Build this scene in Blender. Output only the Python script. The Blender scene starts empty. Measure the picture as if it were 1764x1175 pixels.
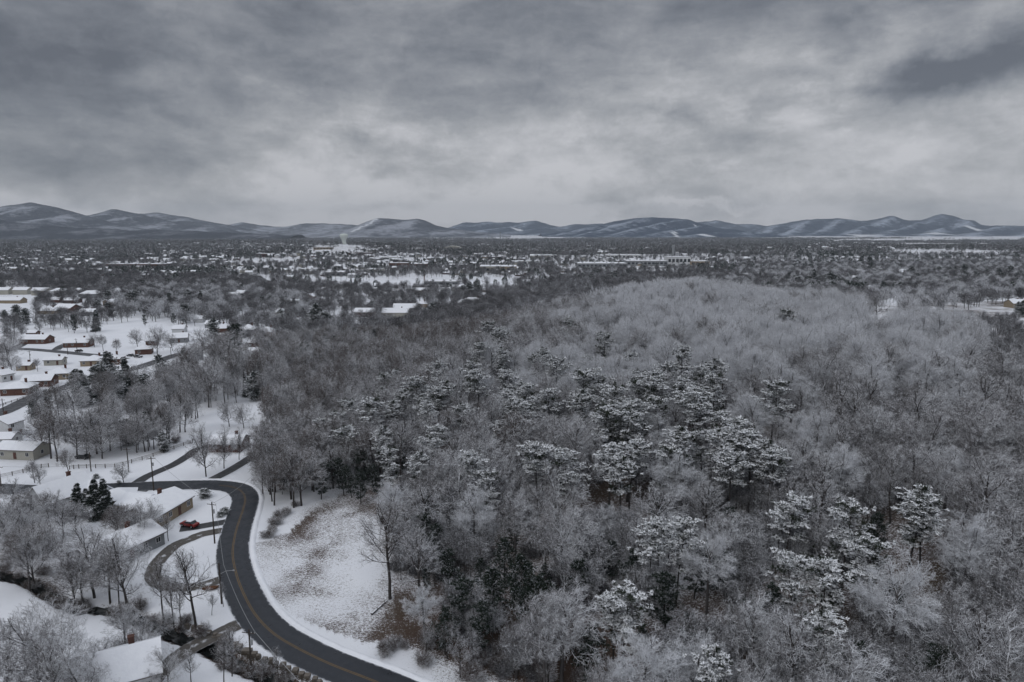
import bpy, math, random
import numpy as np
from mathutils import Vector
# ------------------------------------------------------------------ scene, camera
S = bpy.context.scene
C = S.collection
R = math.radians
CAMZ, FPX = 70.0, 1176.0
PITCH = math.atan((587.5-397)/1176)
cam = bpy.data.cameras.new('camera'); cam.sensor_width = 36; cam.lens = 24; cam.clip_start = 0.5; cam.clip_end = 60000
co = bpy.data.objects.new('camera', cam); C.objects.link(co)
co.location = (0, 0, CAMZ); co.rotation_euler = (math.pi/2-PITCH, 0, 0); S.camera = co
S.render.resolution_x = 1024; S.render.resolution_y = 682
S.view_settings.view_transform = 'Standard'; S.view_settings.look = 'None'; S.view_settings.gamma = 1
S.view_settings.use_curve_mapping = False
S.view_settings.exposure = 0.1
cy = S.cycles
cy.max_bounces = 4; cy.diffuse_bounces = 2; cy.glossy_bounces = 1; cy.transmission_bounces = 1; cy.volume_bounces = 0; cy.transparent_max_bounces = 4
cy.use_adaptive_sampling = False
cy.use_denoising = True
cy.sample_clamp_indirect = 4
cy.caustics_reflective = False; cy.caustics_refractive = False
SUN_EL, SUN_AZ = R(42), R(-140)          # soft light from behind and left of the camera
# ------------------------------------------------------------------ world: overcast sky
def N(nt, typ, inp=None, **kw):
    n = nt.nodes.new(typ)
    for k, v in kw.items(): setattr(n, k, v)
    if inp:
        for k, v in inp.items():
            if isinstance(v, bpy.types.NodeSocket): nt.links.new(v, n.inputs[k])
            else: n.inputs[k].default_value = v
    return n
def MA(nt, op, a, b=0.0, c=0.0, clamp=False):
    n = nt.nodes.new('ShaderNodeMath'); n.operation = op; n.use_clamp = clamp
    for i, v in enumerate((a, b, c)):
        if isinstance(v, bpy.types.NodeSocket): nt.links.new(v, n.inputs[i])
        else: n.inputs[i].default_value = v
    return n.outputs[0]
def MR(nt, v, a, b, c=0.0, d=1.0, smooth=True):
    n = nt.nodes.new('ShaderNodeMapRange')
    if smooth: n.interpolation_type = 'SMOOTHSTEP'
    nt.links.new(v, n.inputs[0])
    for i, q in enumerate((a, b, c, d)): n.inputs[i+1].default_value = q
    return n.outputs[0]
def MIX(nt, f, a, b, blend='MIX'):
    n = nt.nodes.new('ShaderNodeMix'); n.data_type = 'RGBA'; n.blend_type = blend
    for i, v in ((0, f), (6, a), (7, b)):
        if isinstance(v, bpy.types.NodeSocket): nt.links.new(v, n.inputs[i])
        elif i == 0: n.inputs[0].default_value = v
        else: n.inputs[i].default_value = (*v, 1) if len(v) == 3 else v
    return n.outputs[2]
def pxdir(px, py):
    u = px-882; v = 587.5-py
    d = Vector((u, FPX*math.cos(PITCH)+v*math.sin(PITCH), -FPX*math.sin(PITCH)+v*math.cos(PITCH)))
    return d.normalized()
W = bpy.data.worlds.new('World'); S.world = W; W.use_nodes = True
nt = W.node_tree; nt.nodes.clear()
tc = N(nt, 'ShaderNodeTexCoord'); D = tc.outputs['Generated']
sep = N(nt, 'ShaderNodeSeparateXYZ', {0: D}); X, Y, Z = sep.outputs
zz = MA(nt, 'ADD', MA(nt, 'MAXIMUM', Z, 0.0), 0.22)
P = N(nt, 'ShaderNodeCombineXYZ', {0: MA(nt, 'DIVIDE', X, zz), 1: MA(nt, 'DIVIDE', Y, zz), 2: 0.0}).outputs[0]
n1 = N(nt, 'ShaderNodeTexNoise', {'Vector': N(nt, 'ShaderNodeMapping', {0: D, 2: (0, 0.06, 0.3), 3: (1, 1, 2.5)}).outputs[0], 'Scale': 3.1, 'Detail': 8.0, 'Roughness': 0.58, 'Distortion': 0.25}).outputs[0]
P2 = N(nt, 'ShaderNodeMapping', {0: P, 1: (7.3, 2.1, 0), 2: (0, 0, 0.5)}).outputs[0]
n2 = N(nt, 'ShaderNodeTexNoise', {'Vector': N(nt, 'ShaderNodeMapping', {0: D, 1: (3, 2, 1), 2: (0, 0.05, 0.1), 3: (1, 1, 2.3)}).outputs[0], 'Scale': 8.0, 'Detail': 9.0, 'Roughness': 0.62, 'Distortion': 0.3}).outputs[0]
n3 = N(nt, 'ShaderNodeTexNoise', {'Vector': N(nt, 'ShaderNodeMapping', {0: D, 3: (6, 6, 22)}).outputs[0], 'Scale': 1.0, 'Detail': 6.0, 'Roughness': 0.6}).outputs[0]
dw = N(nt, 'ShaderNodeTexNoise', {'Vector': D, 'Scale': 9.0, 'Detail': 5.0, 'Roughness': 0.6})
DW = N(nt, 'ShaderNodeVectorMath', {0: D, 1: N(nt, 'ShaderNodeVectorMath', {0: N(nt, 'ShaderNodeVectorMath', {0: dw.outputs[1], 1: (0.5, 0.5, 0.5)}, operation='SUBTRACT').outputs[0], 1: (0.24, 0.24, 0.10)}, operation='MULTIPLY').outputs[0]}, operation='ADD').outputs[0]
fac = MA(nt, 'ADD', MA(nt, 'MULTIPLY', MA(nt, 'SUBTRACT', n1, 0.5), 1.55), MA(nt, 'MULTIPLY', MA(nt, 'SUBTRACT', n2, 0.5), 0.72))
fac = MA(nt, 'ADD', fac, MA(nt, 'MULTIPLY', MA(nt, 'SUBTRACT', n3, 0.5), 0.5))
n4 = N(nt, 'ShaderNodeTexNoise', {'Vector': N(nt, 'ShaderNodeMapping', {0: DW, 3: (1, 1, 1.9)}).outputs[0], 'Scale': 17.0, 'Detail': 9.0, 'Roughness': 0.6}).outputs[0]
fac = MA(nt, 'ADD', fac, MA(nt, 'MULTIPLY', MA(nt, 'SUBTRACT', n4, 0.5), 0.42))
# brightness with height above the horizon
fac = MA(nt, 'ADD', fac, MR(nt, Z, 0.02, 0.28, 0.88, 0.46))
for (bx, by, sx, sy, amp) in [(60, 190, 420, 120, -0.42), (250, 60, 600, 90, -0.14), (900, 60, 420, 80, -0.10), (620, 120, 120, 90, 0.10),
                              (1610, 136, 130, 36, -0.36), (1705, 95, 130, 46, -0.32), (1355, 172, 44, 26, -0.20), (1160, 205, 45, 22, -0.16), (650, 268, 90, 36, -0.26),
                              (1300, 60, 180, 90, -0.16), (1560, 60, 130, 60, 0.20), (1000, 250, 200, 60, 0.22), (420, 225, 200, 40, 0.10), (560, 290, 140, 36, 0.12),
                              (1450, 260, 300, 60, 0.10), (940, 352, 230, 12, 0.16), (1200, 345, 90, 7, 0.18), (100, 300, 260, 40, -0.10)]:
    c = pxdir(bx, by)
    q = N(nt, 'ShaderNodeVectorMath', {0: DW, 1: tuple(c)}, operation='SUBTRACT').outputs[0]
    q = N(nt, 'ShaderNodeVectorMath', {0: q, 1: (FPX/sx, FPX/sx, FPX/sy)}, operation='MULTIPLY').outputs[0]
    l = N(nt, 'ShaderNodeVectorMath', {0: q}, operation='LENGTH').outputs['Value']
    fac = MA(nt, 'ADD', fac, MR(nt, l, 0.35, 1.15, amp, 0.0) if sx > 160 else MR(nt, l, 0.35, 1.3, amp, 0.0))
cr = N(nt, 'ShaderNodeValToRGB', {0: fac})
e = cr.color_ramp.elements
e[0].position = 0.0; e[0].color = (0.112, 0.121, 0.142, 1)
e[1].position = 1.0; e[1].color = (0.56, 0.56, 0.585, 1)
for p_, c_ in ((0.25, (0.175, 0.187, 0.211)), (0.5, (0.266, 0.276, 0.299)), (0.72, (0.374, 0.381, 0.400))):
    k = e.new(p_); k.color = (*c_, 1)
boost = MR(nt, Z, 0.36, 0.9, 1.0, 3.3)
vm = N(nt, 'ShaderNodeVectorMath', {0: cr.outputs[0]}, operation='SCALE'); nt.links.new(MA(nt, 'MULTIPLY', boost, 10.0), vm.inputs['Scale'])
sky = N(nt, 'ShaderNodeTexSky', sky_type='NISHITA', sun_disc=False, sun_elevation=SUN_EL, sun_rotation=SUN_AZ)
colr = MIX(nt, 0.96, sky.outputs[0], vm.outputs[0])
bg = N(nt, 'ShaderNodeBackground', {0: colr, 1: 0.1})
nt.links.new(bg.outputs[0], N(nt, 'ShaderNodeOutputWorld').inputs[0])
W.cycles.sampling_method = 'MANUAL'; W.cycles.sample_map_resolution = 512
sl = bpy.data.lights.new('sun', 'SUN'); sl.energy = 0.5; sl.angle = R(30); sl.color = (1, 0.97, 0.93)
so = bpy.data.objects.new('sun', sl); C.objects.link(so)
sd = Vector((math.sin(SUN_AZ)*math.cos(SUN_EL), math.cos(SUN_AZ)*math.cos(SUN_EL), math.sin(SUN_EL)))
so.rotation_euler = sd.to_track_quat('Z', 'Y').to_euler(); so.location = (-60, -80, 200)

# ------------------------------------------------------------------ noise and terrain
rs = np.random.RandomState(7)
_tab = rs.rand(256, 256)
def vnoise(x, y):
    xi = np.floor(x).astype(int); yi = np.floor(y).astype(int); fx = x-xi; fy = y-yi
    fx = fx*fx*(3-2*fx); fy = fy*fy*(3-2*fy)
    a = _tab[xi & 255, yi & 255]; b = _tab[(xi+1) & 255, yi & 255]; c = _tab[xi & 255, (yi+1) & 255]; d = _tab[(xi+1) & 255, (yi+1) & 255]
    return (a*(1-fx)+b*fx)*(1-fy)+(c*(1-fx)+d*fx)*fy
def fbm(x, y, o=4):
    s = 0; a = 0.5
    for i in range(o): s = s+a*vnoise(x*2**i+17.3*i, y*2**i+5.1*i); a *= 0.5
    return s
def ss(a, b, v):
    t = np.clip((v-a)/(b-a), 0, 1); return t*t*(3-2*t)
XF_Y = [0, 60, 97, 107, 122, 138, 165, 176, 200, 221, 250, 320, 380, 450, 520, 600, 800]
XF_X = [60, 22, -7, -27, -42, -52, -60, -60, -72, -84, -85, -82, -75, -55, -15, 60, 200]
CREEK = None
def T(x, y):
    x = np.asarray(x, float); y = np.asarray(y, float)
    r = np.hypot(x, y)
    z = -12*ss(250, 1000, y)
    xf = np.interp(y, XF_Y, XF_X)
    L = np.interp(y, [0, 90, 150, 260, 420], [230, 220, 190, 150, 170])
    t = np.clip((x-xf)/L, 0, 1)
    hill = 24*(0.6*t*t*(3-2*t)+0.4*t)
    hill = hill*(1-(0.05+0.40*ss(110, 230, x))*ss(330, 470, y)-0.50*ss(540, 1300, y))
    hill = hill+5*np.exp(-(((x-110)/80)**2+((y-450)/90)**2))-hill*0.3*(1-ss(40, 150, x))*ss(560, 700, y)
    hill = np.where(y < 0, hill*np.clip(1+y/200, 0, 1), hill)
    z = z+hill+2.0*ss(0, 40, x-xf-25)*(fbm(x/45, y/45)-0.47)*3
    z = z+ss(330, 900, r)*(fbm(x/420+3, y/420+9, 3)-0.44)*16*(1-0.5*ss(4000, 7000, r))
    z = z+26*np.exp(-(((x+545)/330)**2+((y-2300)/420)**2))
    z = z+20*np.exp(-(((x-480)/500)**2+((y-1900)/260)**2))+14*np.exp(-(((x-1500)/900)**2+((y-2600)/350)**2))
    z = z+16*np.exp(-(((x+1500)/1100)**2+((y-3600)/450)**2))
    return z
def project(x, y, z):
    dy = y; dz = z-CAMZ
    fw = dy*math.cos(PITCH)-dz*math.sin(PITCH); up = dy*math.sin(PITCH)+dz*math.cos(PITCH)
    return 882+FPX*x/fw, 587.5-FPX*up/fw
def ground(px, py, h=0.0):
    """where the line of sight through a photo pixel meets the ground raised by h"""
    d = pxdir(px, py); a = 20.0
    k = np.geomspace(20, 14000, 2500)
    f = CAMZ+k*d.z-(T(k*d.x, k*d.y)+h)
    i = np.argmax(f < 0)
    if f[i] >= 0: i = len(k)-1
    lo, hi = k[max(i-1, 0)], k[i]
    for _ in range(18):
        m = (lo+hi)/2
        if CAMZ+m*d.z-(float(T(m*d.x, m*d.y))+h) < 0: hi = m
        else: lo = m
    x, y = hi*d.x, hi*d.y
    return x, y, float(T(x, y))
# ------------------------------------------------------------------ mesh helpers
def mesh_np(name, V, Fs, mats, mi=None, smooth=False):
    """Fs: list of (n,k) int arrays; mi: list of arrays or ints per entry"""
    me = bpy.data.meshes.new(name)
    V = np.asarray(V, np.float32); me.vertices.add(len(V)); me.vertices.foreach_set('co', V.ravel())
    Fs = [np.asarray(f, np.int32) for f in Fs if len(f)] if mi is None else Fs
    if mi is not None:
        pr = [(np.asarray(f, np.int32), m) for f, m in zip(Fs, mi) if len(f)]
        Fs = [a for a, b in pr]; mi = [b if hasattr(b, '__len__') else np.full(len(a), b) for a, b in pr]
    loops = np.concatenate([f.ravel() for f in Fs]); tot = np.concatenate([np.full(len(f), f.shape[1]) for f in Fs])
    st = np.concatenate([[0], np.cumsum(tot)[:-1]])
    me.loops.add(len(loops)); me.loops.foreach_set('vertex_index', loops.astype(np.int32))
    me.polygons.add(len(tot)); me.polygons.foreach_set('loop_start', st.astype(np.int32))
    for m in mats: me.materials.append(m)
    if mi is not None: me.polygons.foreach_set('material_index', np.concatenate(mi).astype(np.int32))
    if smooth: me.polygons.foreach_set('use_smooth', np.ones(len(tot), bool))
    me.update(calc_edges=True); return me
def link(name, me, parent=None, loc=None, **props):
    o = bpy.data.objects.new(name, me); C.objects.link(o)
    if parent: o.parent = parent
    if loc is not None: o.location = loc
    for k, v in props.items(): o[k] = v
    return o
class MB:
    def __init__(s): s.v = []; s.f = []; s.m = []
    def add(s, vs, fs, m=0):
        b = len(s.v); s.v += [tuple(v) for v in vs]
        for i, f in enumerate(fs): s.f.append(tuple(b+j for j in f)); s.m.append(m[i] if isinstance(m, (list, tuple)) else m)
    def box(s, x0, x1, y0, y1, z0, z1, m=0):
        s.add([(x0, y0, z0), (x1, y0, z0), (x1, y1, z0), (x0, y1, z0), (x0, y0, z1), (x1, y0, z1), (x1, y1, z1), (x0, y1, z1)],
              [(0, 3, 2, 1), (4, 5, 6, 7), (0, 1, 5, 4), (1, 2, 6, 5), (2, 3, 7, 6), (3, 0, 4, 7)], m)
    def prism(s, prof, x0, x1, m=0):      # profile in (y,z), extruded along x
        n = len(prof)
        vs = [(x0, a, b) for a, b in prof]+[(x1, a, b) for a, b in prof]
        fs = [tuple(range(n))[::-1], tuple(range(n, 2*n))]+[(i, (i+1) % n, n+(i+1) % n, n+i) for i in range(n)]
        s.add(vs, fs, m)
    def tube(s, pts, rad, n=8, m=0, cap=True):
        pts = [Vector(p) for p in pts]; rad = rad if hasattr(rad, '__len__') else [rad]*len(pts)
        rings = []
        for i, p in enumerate(pts):
            d = (pts[min(i+1, len(pts)-1)]-pts[max(i-1, 0)]).normalized()
            a = d.orthogonal().normalized() if abs(d.z) < 0.99 else Vector((1, 0, 0)); b = d.cross(a)
            rings.append([p+(a*math.cos(q)+b*math.sin(q))*rad[i] for q in [2*math.pi*j/n for j in range(n)]])
        vs = [v for r_ in rings for v in r_]
        fs = [(i*n+j, i*n+(j+1) % n, (i+1)*n+(j+1) % n, (i+1)*n+j) for i in range(len(pts)-1) for j in range(n)]
        if cap: fs += [tuple(range(n))[::-1], tuple(range((len(pts)-1)*n, len(pts)*n))]
        s.add(vs, fs, m)
    def lathe(s, prof, n=24, m=0):        # (r,z)
        vs = [(r*math.cos(2*math.pi*j/n), r*math.sin(2*math.pi*j/n), z) for r, z in prof for j in range(n)]
        fs = [(i*n+j, i*n+(j+1) % n, (i+1)*n+(j+1) % n, (i+1)*n+j) for i in range(len(prof)-1) for j in range(n)]
        s.add(vs, fs, m)
    def mesh(s, name, mats, smooth=False):
        me = bpy.data.meshes.new(name); me.from_pydata(s.v, [], s.f)
        for m in mats: me.materials.append(m)
        me.polygons.foreach_set('material_index', s.m)
        if smooth: me.polygons.foreach_set('use_smooth', [True]*len(s.f))
        me.update(); return me
    def obj(s, name, mats, parent=None, **kw):
        return link(name, s.mesh(name, mats if isinstance(mats, list) else [mats], kw.pop('smooth', False)), parent, **kw)
def tubes_np(P0, P1, R0, R1, n):
    P0 = np.asarray(P0); P1 = np.asarray(P1); d = P1-P0; d = d/(np.linalg.norm(d, axis=1, keepdims=True)+1e-9)
    ref = np.where(np.abs(d[:, 2:3]) > 0.9, [[1., 0, 0]], [[0., 0, 1]])
    a = np.cross(d, ref); a /= np.linalg.norm(a, axis=1, keepdims=True)+1e-9; b = np.cross(d, a)
    q = 2*np.pi*np.arange(n)/n
    o = a[:, None]*np.cos(q)[None, :, None]+b[:, None]*np.sin(q)[None, :, None]
    V = np.concatenate([P0[:, None]+o*np.asarray(R0)[:, None, None], P1[:, None]+o*np.asarray(R1)[:, None, None]], 1)
    base = np.arange(len(P0))[:, None]*2*n; j = np.arange(n); k = (j+1) % n
    F = np.stack([base+j, base+k, base+n+k, base+n+j], -1).reshape(-1, 4)
    return V.reshape(-1, 3), F
# ------------------------------------------------------------------ materials
def new_mat(name, rough=0.85, spec=0.2):
    m = bpy.data.materials.new(name); m.use_nodes = True; t = m.node_tree
    b = t.nodes['Principled BSDF']; b.inputs['Roughness'].default_value = rough
    b.inputs['Specular IOR Level'].default_value = spec
    return m, t, b
def flat(name, col, rough=0.8, var=0.15, scale=3.0, spec=0.2, metal=0.0):
    m, t, b = new_mat(name, rough, spec)
    n = N(t, 'ShaderNodeTexNoise', {'Scale': scale, 'Detail': 4.0, 'Vector': N(t, 'ShaderNodeTexCoord').outputs['Object']})
    c = MIX(t, n.outputs[0], tuple(v*(1-var) for v in col), tuple(min(1, v*(1+var)) for v in col))
    t.links.new(c, b.inputs['Base Color']); b.inputs['Metallic'].default_value = metal
    return m
SNOW = (0.80, 0.82, 0.86)
M = {}
def snow_mat():
    m, t, b = new_mat('snow', 0.75, 0.25)
    P = N(t, 'ShaderNodeTexCoord').outputs['Object']
    n = N(t, 'ShaderNodeTexNoise', {'Vector': P, 'Scale': 0.8, 'Detail': 5.0}).outputs[0]
    t.links.new(MIX(t, n, (0.70, 0.72, 0.77), (0.84, 0.86, 0.89)), b.inputs['Base Color'])
    bp = N(t, 'ShaderNodeBump', {'Height': N(t, 'ShaderNodeTexNoise', {'Vector': P, 'Scale': 2.5, 'Detail': 5.0}).outputs[0], 'Strength': 0.25, 'Distance': 0.2})
    t.links.new(bp.outputs[0], b.inputs['Normal']); return m
M['snow'] = snow_mat()
def bark_mat(name, col, lo, hi, rime, patch=0.35):
    """bark with snow lying on its upper side"""
    m, t, b = new_mat(name, 0.9, 0.1)
    g = N(t, 'ShaderNodeNewGeometry'); nz = N(t, 'ShaderNodeSeparateXYZ', {0: g.outputs['True Normal']}).outputs[2]
    P = N(t, 'ShaderNodeTexCoord').outputs['Object']
    n = N(t, 'ShaderNodeTexNoise', {'Vector': P, 'Scale': 1.3, 'Detail': 3.0, 'Roughness': 0.7}).outputs[0]
    s = MR(t, MA(t, 'ADD', nz, MA(t, 'MULTIPLY', MA(t, 'SUBTRACT', n, 0.5), patch*3)), lo, hi)
    f = MA(t, 'MAXIMUM', s, rime)
    n2 = N(t, 'ShaderNodeTexNoise', {'Vector': P, 'Scale': 6.0, 'Detail': 3.0}).outputs[0]
    c = MIX(t, f, MIX(t, n2, tuple(v*0.7 for v in col), tuple(v*1.35 for v in col)), (0.76, 0.78, 0.82))
    t.links.new(c, b.inputs['Base Color']); return m
BARK = (0.040, 0.034, 0.031)
M['trunk'] = bark_mat('bark', BARK, 0.45, 0.9, 0.02)
M['limb'] = bark_mat('snowy_limb_bark', BARK, 0.10, 0.55, 0.05)
M['twig_frost'] = bark_mat('frosted_twigs', (0.075, 0.068, 0.068), -0.80, 0.20, 0.45)
M['twig_mid'] = bark_mat('snow_dusted_twigs', (0.070, 0.054, 0.048), -0.10, 0.58, 0.14)
M['twig_bare'] = bark_mat('bare_twigs', (0.078, 0.058, 0.049), 0.30, 0.90, 0.03)
M['far_twig'] = bark_mat('far_leafless_twigs', (0.040, 0.036, 0.038), 0.45, 1.2, 0.03)
M['far_dusted'] = bark_mat('far_dusted_twigs', (0.055, 0.052, 0.056), 0.2, 0.9, 0.10)
M['brush'] = bark_mat('brown_brush', (0.060, 0.036, 0.024), 0.4, 1.0, 0.03)
def needle_mat(name, col, snow):
    m, t, b = new_mat(name, 0.8, 0.2)
    P = N(t, 'ShaderNodeTexCoord').outputs['Object']
    n = N(t, 'ShaderNodeTexNoise', {'Vector': P, 'Scale': 1.1, 'Detail': 4.0}).outputs[0]
    c = MIX(t, n, tuple(v*0.55 for v in col), tuple(v*1.5 for v in col))
    g = N(t, 'ShaderNodeNewGeometry')
    if snow > 0:
        w = N(t, 'ShaderNodeTexWhiteNoise', {0: g.outputs['Random Per Island']}, noise_dimensions='3D')
        w = g.outputs['Random Per Island']
        c = MIX(t, MA(t, 'LESS_THAN', w, snow), c, (0.62, 0.65, 0.70))
    t.links.new(c, b.inputs['Base Color']); return m
M['needle'] = needle_mat('pine_needles', (0.026, 0.034, 0.020), 0.06)
M['needle_dark'] = needle_mat('dark_conifer_needles', (0.018, 0.028, 0.019), 0.08)
M['pinesnow'] = flat('snow_on_needles', (0.84, 0.86, 0.89), 0.8, 0.12, 1.5)
# terrain: snow, leaf litter, mottled grass
def terrain_mat():
    m, t, b = new_mat('snowy_ground', 0.85, 0.2)
    geo = N(t, 'ShaderNodeNewGeometry').outputs['Position']
    litter_shade = N(t, 'ShaderNodeAttribute', attribute_name='litter_and_shade').outputs['Fac']
    mot = N(t, 'ShaderNodeAttribute', attribute_name='mottle').outputs['Fac']
    sepp = N(t, 'ShaderNodeSeparateXYZ', {0: geo})
    big = N(t, 'ShaderNodeTexNoise', {'Vector': geo, 'Scale': 0.07, 'Detail': 6.0, 'Roughness': 0.6}).outputs[0]
    fine = N(t, 'ShaderNodeTexNoise', {'Vector': N(t, 'ShaderNodeMapping', {0: geo, 3: (1.0, 1.9, 1.0), 2: (0, 0, 0.6)}).outputs[0], 'Scale': 1.9, 'Detail': 9.0, 'Roughness': 0.78}).outputs[0]
    sn = MIX(t, big, (0.66, 0.68, 0.73), (0.82, 0.84, 0.87))
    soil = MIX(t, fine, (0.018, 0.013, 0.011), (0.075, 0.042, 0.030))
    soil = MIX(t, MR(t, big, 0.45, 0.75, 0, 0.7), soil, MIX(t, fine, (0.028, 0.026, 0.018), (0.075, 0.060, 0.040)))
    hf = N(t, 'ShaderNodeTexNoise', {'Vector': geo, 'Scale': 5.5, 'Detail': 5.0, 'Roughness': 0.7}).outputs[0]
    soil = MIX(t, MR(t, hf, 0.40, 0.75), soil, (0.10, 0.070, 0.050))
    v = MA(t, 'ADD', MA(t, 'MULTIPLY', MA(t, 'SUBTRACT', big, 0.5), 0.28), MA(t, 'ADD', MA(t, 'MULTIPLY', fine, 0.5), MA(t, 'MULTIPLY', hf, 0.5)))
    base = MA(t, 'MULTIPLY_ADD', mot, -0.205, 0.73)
    base = MA(t, 'MULTIPLY_ADD', litter_shade, -0.19, base)
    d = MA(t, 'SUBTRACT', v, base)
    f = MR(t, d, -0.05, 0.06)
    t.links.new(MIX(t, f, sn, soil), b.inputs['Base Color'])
    bp = N(t, 'ShaderNodeBump', {'Height': fine, 'Strength': 0.35, 'Distance': 0.35})
    t.links.new(bp.outputs[0], b.inputs['Normal']); return m
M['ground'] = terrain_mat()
def asphalt(name, col, wet=0.35, snowy=0.0, dep=0.0):
    m, t, b = new_mat(name, wet, 0.45)
    geo = N(t, 'ShaderNodeNewGeometry').outputs['Position']
    n = N(t, 'ShaderNodeTexNoise', {'Vector': geo, 'Scale': 0.35, 'Detail': 8.0, 'Roughness': 0.65}).outputs[0]
    c = MIX(t, n, tuple(v*0.6 for v in col), tuple(v*1.5 for v in col))
    uv = N(t, 'ShaderNodeUVMap'); u = N(t, 'ShaderNodeSeparateXYZ', {0: uv.outputs[0]}).outputs[0]
    edge = MA(t, 'ABSOLUTE', MA(t, 'SUBTRACT', u, 0.5))
    # slush at the edges
    k = MA(t, 'ADD', edge, MA(t, 'MULTIPLY', MA(t, 'SUBTRACT', N(t, 'ShaderNodeTexNoise', {'Vector': geo, 'Scale': 0.8, 'Detail': 8.0, 'Roughness': 0.7}).outputs[0], 0.5), 0.20))
    lane = MA(t, 'MULTIPLY', MA(t, 'ADD', MA(t, 'COSINE', MA(t, 'MULTIPLY', u, 25.13)), 1.0), 0.5)
    c = MIX(t, MA(t, 'MULTIPLY', lane, 0.35), c, tuple(v*1.6 for v in col))
    c = MIX(t, MR(t, k, 0.462, 0.515), c, (0.5, 0.52, 0.56))
    if snowy > 0:
        tr = MR(t, MA(t, 'ADD', MA(t, 'MULTIPLY', MA(t, 'COSINE', MA(t, 'MULTIPLY', u, 12.57)), 0.05), n), 0.66-snowy*0.3, 0.80-snowy*0.25)
        c = MIX(t, tr, c, (0.6, 0.62, 0.66))
    t.links.new(c, b.inputs['Base Color'])
    t.links.new(MR(t, n, 0.35, 0.65, wet*0.8, wet*1.6), b.inputs['Roughness'])
    return m
M['road'] = asphalt('wet_asphalt', (0.015, 0.018, 0.024), 0.34)
M['drive'] = asphalt('driveway_asphalt', (0.030, 0.031, 0.034), 0.45)
M['gravel'] = asphalt('slushy_gravel', (0.07, 0.064, 0.058), 0.7, 0.36)
M['street'] = asphalt('suburban_asphalt', (0.05, 0.052, 0.058), 0.5)
M['yellow'] = flat('yellow_road_paint', (0.21, 0.13, 0.045), 0.6, 0.35, 0.8)
M['water'] = flat('creek_water', (0.010, 0.012, 0.012), 0.15, 0.3, 0.6, 0.5)
for k, c_ in dict(brick=(0.115, 0.062, 0.048), brick2=(0.095, 0.05, 0.04), white=(0.55, 0.56, 0.57), cream=(0.36, 0.35, 0.31), grey=(0.22, 0.23, 0.24), tan=(0.27, 0.22, 0.16), blue=(0.2, 0.24, 0.28)).items():
    M[k] = flat(k+'_siding', c_, 0.85, 0.18, 2.0)
M['trim'] = flat('eave_trim', (0.16, 0.15, 0.14), 0.7)
M['pane'] = flat('window_glass', (0.02, 0.024, 0.03), 0.15, 0.1, 1, 0.5)
M['frame'] = flat('window_frame', (0.55, 0.55, 0.55), 0.6)
M['door'] = flat('painted_door', (0.10, 0.05, 0.04), 0.6)
M['pole'] = flat('weathered_pole_wood', (0.055, 0.045, 0.038), 0.9)
M['metal'] = flat('galvanised_metal', (0.3, 0.31, 0.32), 0.5, 0.1, 2, 0.5)
M['fence'] = flat('fence_wood', (0.075, 0.062, 0.05), 0.9)
M['stone'] = flat('stone_wall', (0.14, 0.125, 0.11), 0.9, 0.45, 2.5)
M['tank'] = flat('tank_paint', (0.60, 0.64, 0.60), 0.6, 0.06)
M['red'] = flat('red_car_paint', (0.20, 0.018, 0.016), 0.3, 0.05, 2, 0.5)
M['black'] = flat('dark_car_paint', (0.02, 0.022, 0.026), 0.3, 0.05, 2, 0.5)
M['tyre'] = flat('tyre_rubber', (0.015, 0.015, 0.015), 0.9)
M['rust'] = flat('rusty_brown_hull', (0.12, 0.06, 0.035), 0.8)
M['earth'] = flat('bare_earth', (0.10, 0.055, 0.035), 0.95, 0.5, 1.2)
# registry of things whose labels are worked out at the end
REG = []
def reg(o, look, cat, group=None, plural=None):
    REG.append((o, look)); o['category'] = cat
    if group: o['group'] = group
# ------------------------------------------------------------------ roads (laid out along the ground)
def smooth_line(pts, step=1.2):
    P = [np.array(p, float) for p in pts]; P = [2*P[0]-P[1]]+P+[2*P[-1]-P[-2]]; out = []
    for i in range(1, len(P)-2):
        n = max(2, int(np.linalg.norm(P[i+1]-P[i])/step))
        for j in range(n):
            t = j/n
            out.append(0.5*((2*P[i])+(-P[i-1]+P[i+1])*t+(2*P[i-1]-5*P[i]+4*P[i+1]-P[i+2])*t*t+(-P[i-1]+3*P[i]-3*P[i+1]+P[i+2])*t**3))
    out.append(P[-2]); return np.array(out)
def world_line(pp, step=1.2):
    return smooth_line([ground(a, b)[:2] for a, b in pp], step)
def offset_line(L, off):
    d = np.gradient(L, axis=0); d /= np.linalg.norm(d, axis=1, keepdims=True)+1e-9
    return L+np.stack([-d[:, 1], d[:, 0]], 1)*off
def ribbon(name, L, w, z, mat, cross=6, kind='structure', parent=None, bump=None, **kw):
    u = np.linspace(-0.5, 0.5, cross+1); rows = [offset_line(L, q*w) for q in u]
    V = []; n = len(L)
    for r_, q in zip(rows, u):
        h = T(r_[:, 0], r_[:, 1])+z+(bump(q, r_) if bump else 0)
        V.append(np.column_stack([r_, h]))
    V = np.stack(V, 1).reshape(-1, 3)
    i = np.arange(n-1)[:, None]*(cross+1)+np.arange(cross)[None]
    F = np.stack([i, i+1, i+cross+2, i+cross+1], -1).reshape(-1, 4)[:, ::-1]
    me = mesh_np(name, V, [F], [mat], smooth=True)
    uvl = me.uv_layers.new(name='UVMap')
    uu = np.tile(u+0.5, n); dist = np.repeat(np.arange(n), cross+1)*0.1
    li = np.empty(len(me.loops), np.int32); me.loops.foreach_get('vertex_index', li)
    uvl.data.foreach_set('uv', np.column_stack([uu[li], dist[li]]).astype(np.float32).ravel())
    o = link(name, me, parent)
    if kind: o['kind'] = kind
    for k, v in kw.items(): o[k] = v
    return o
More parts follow.
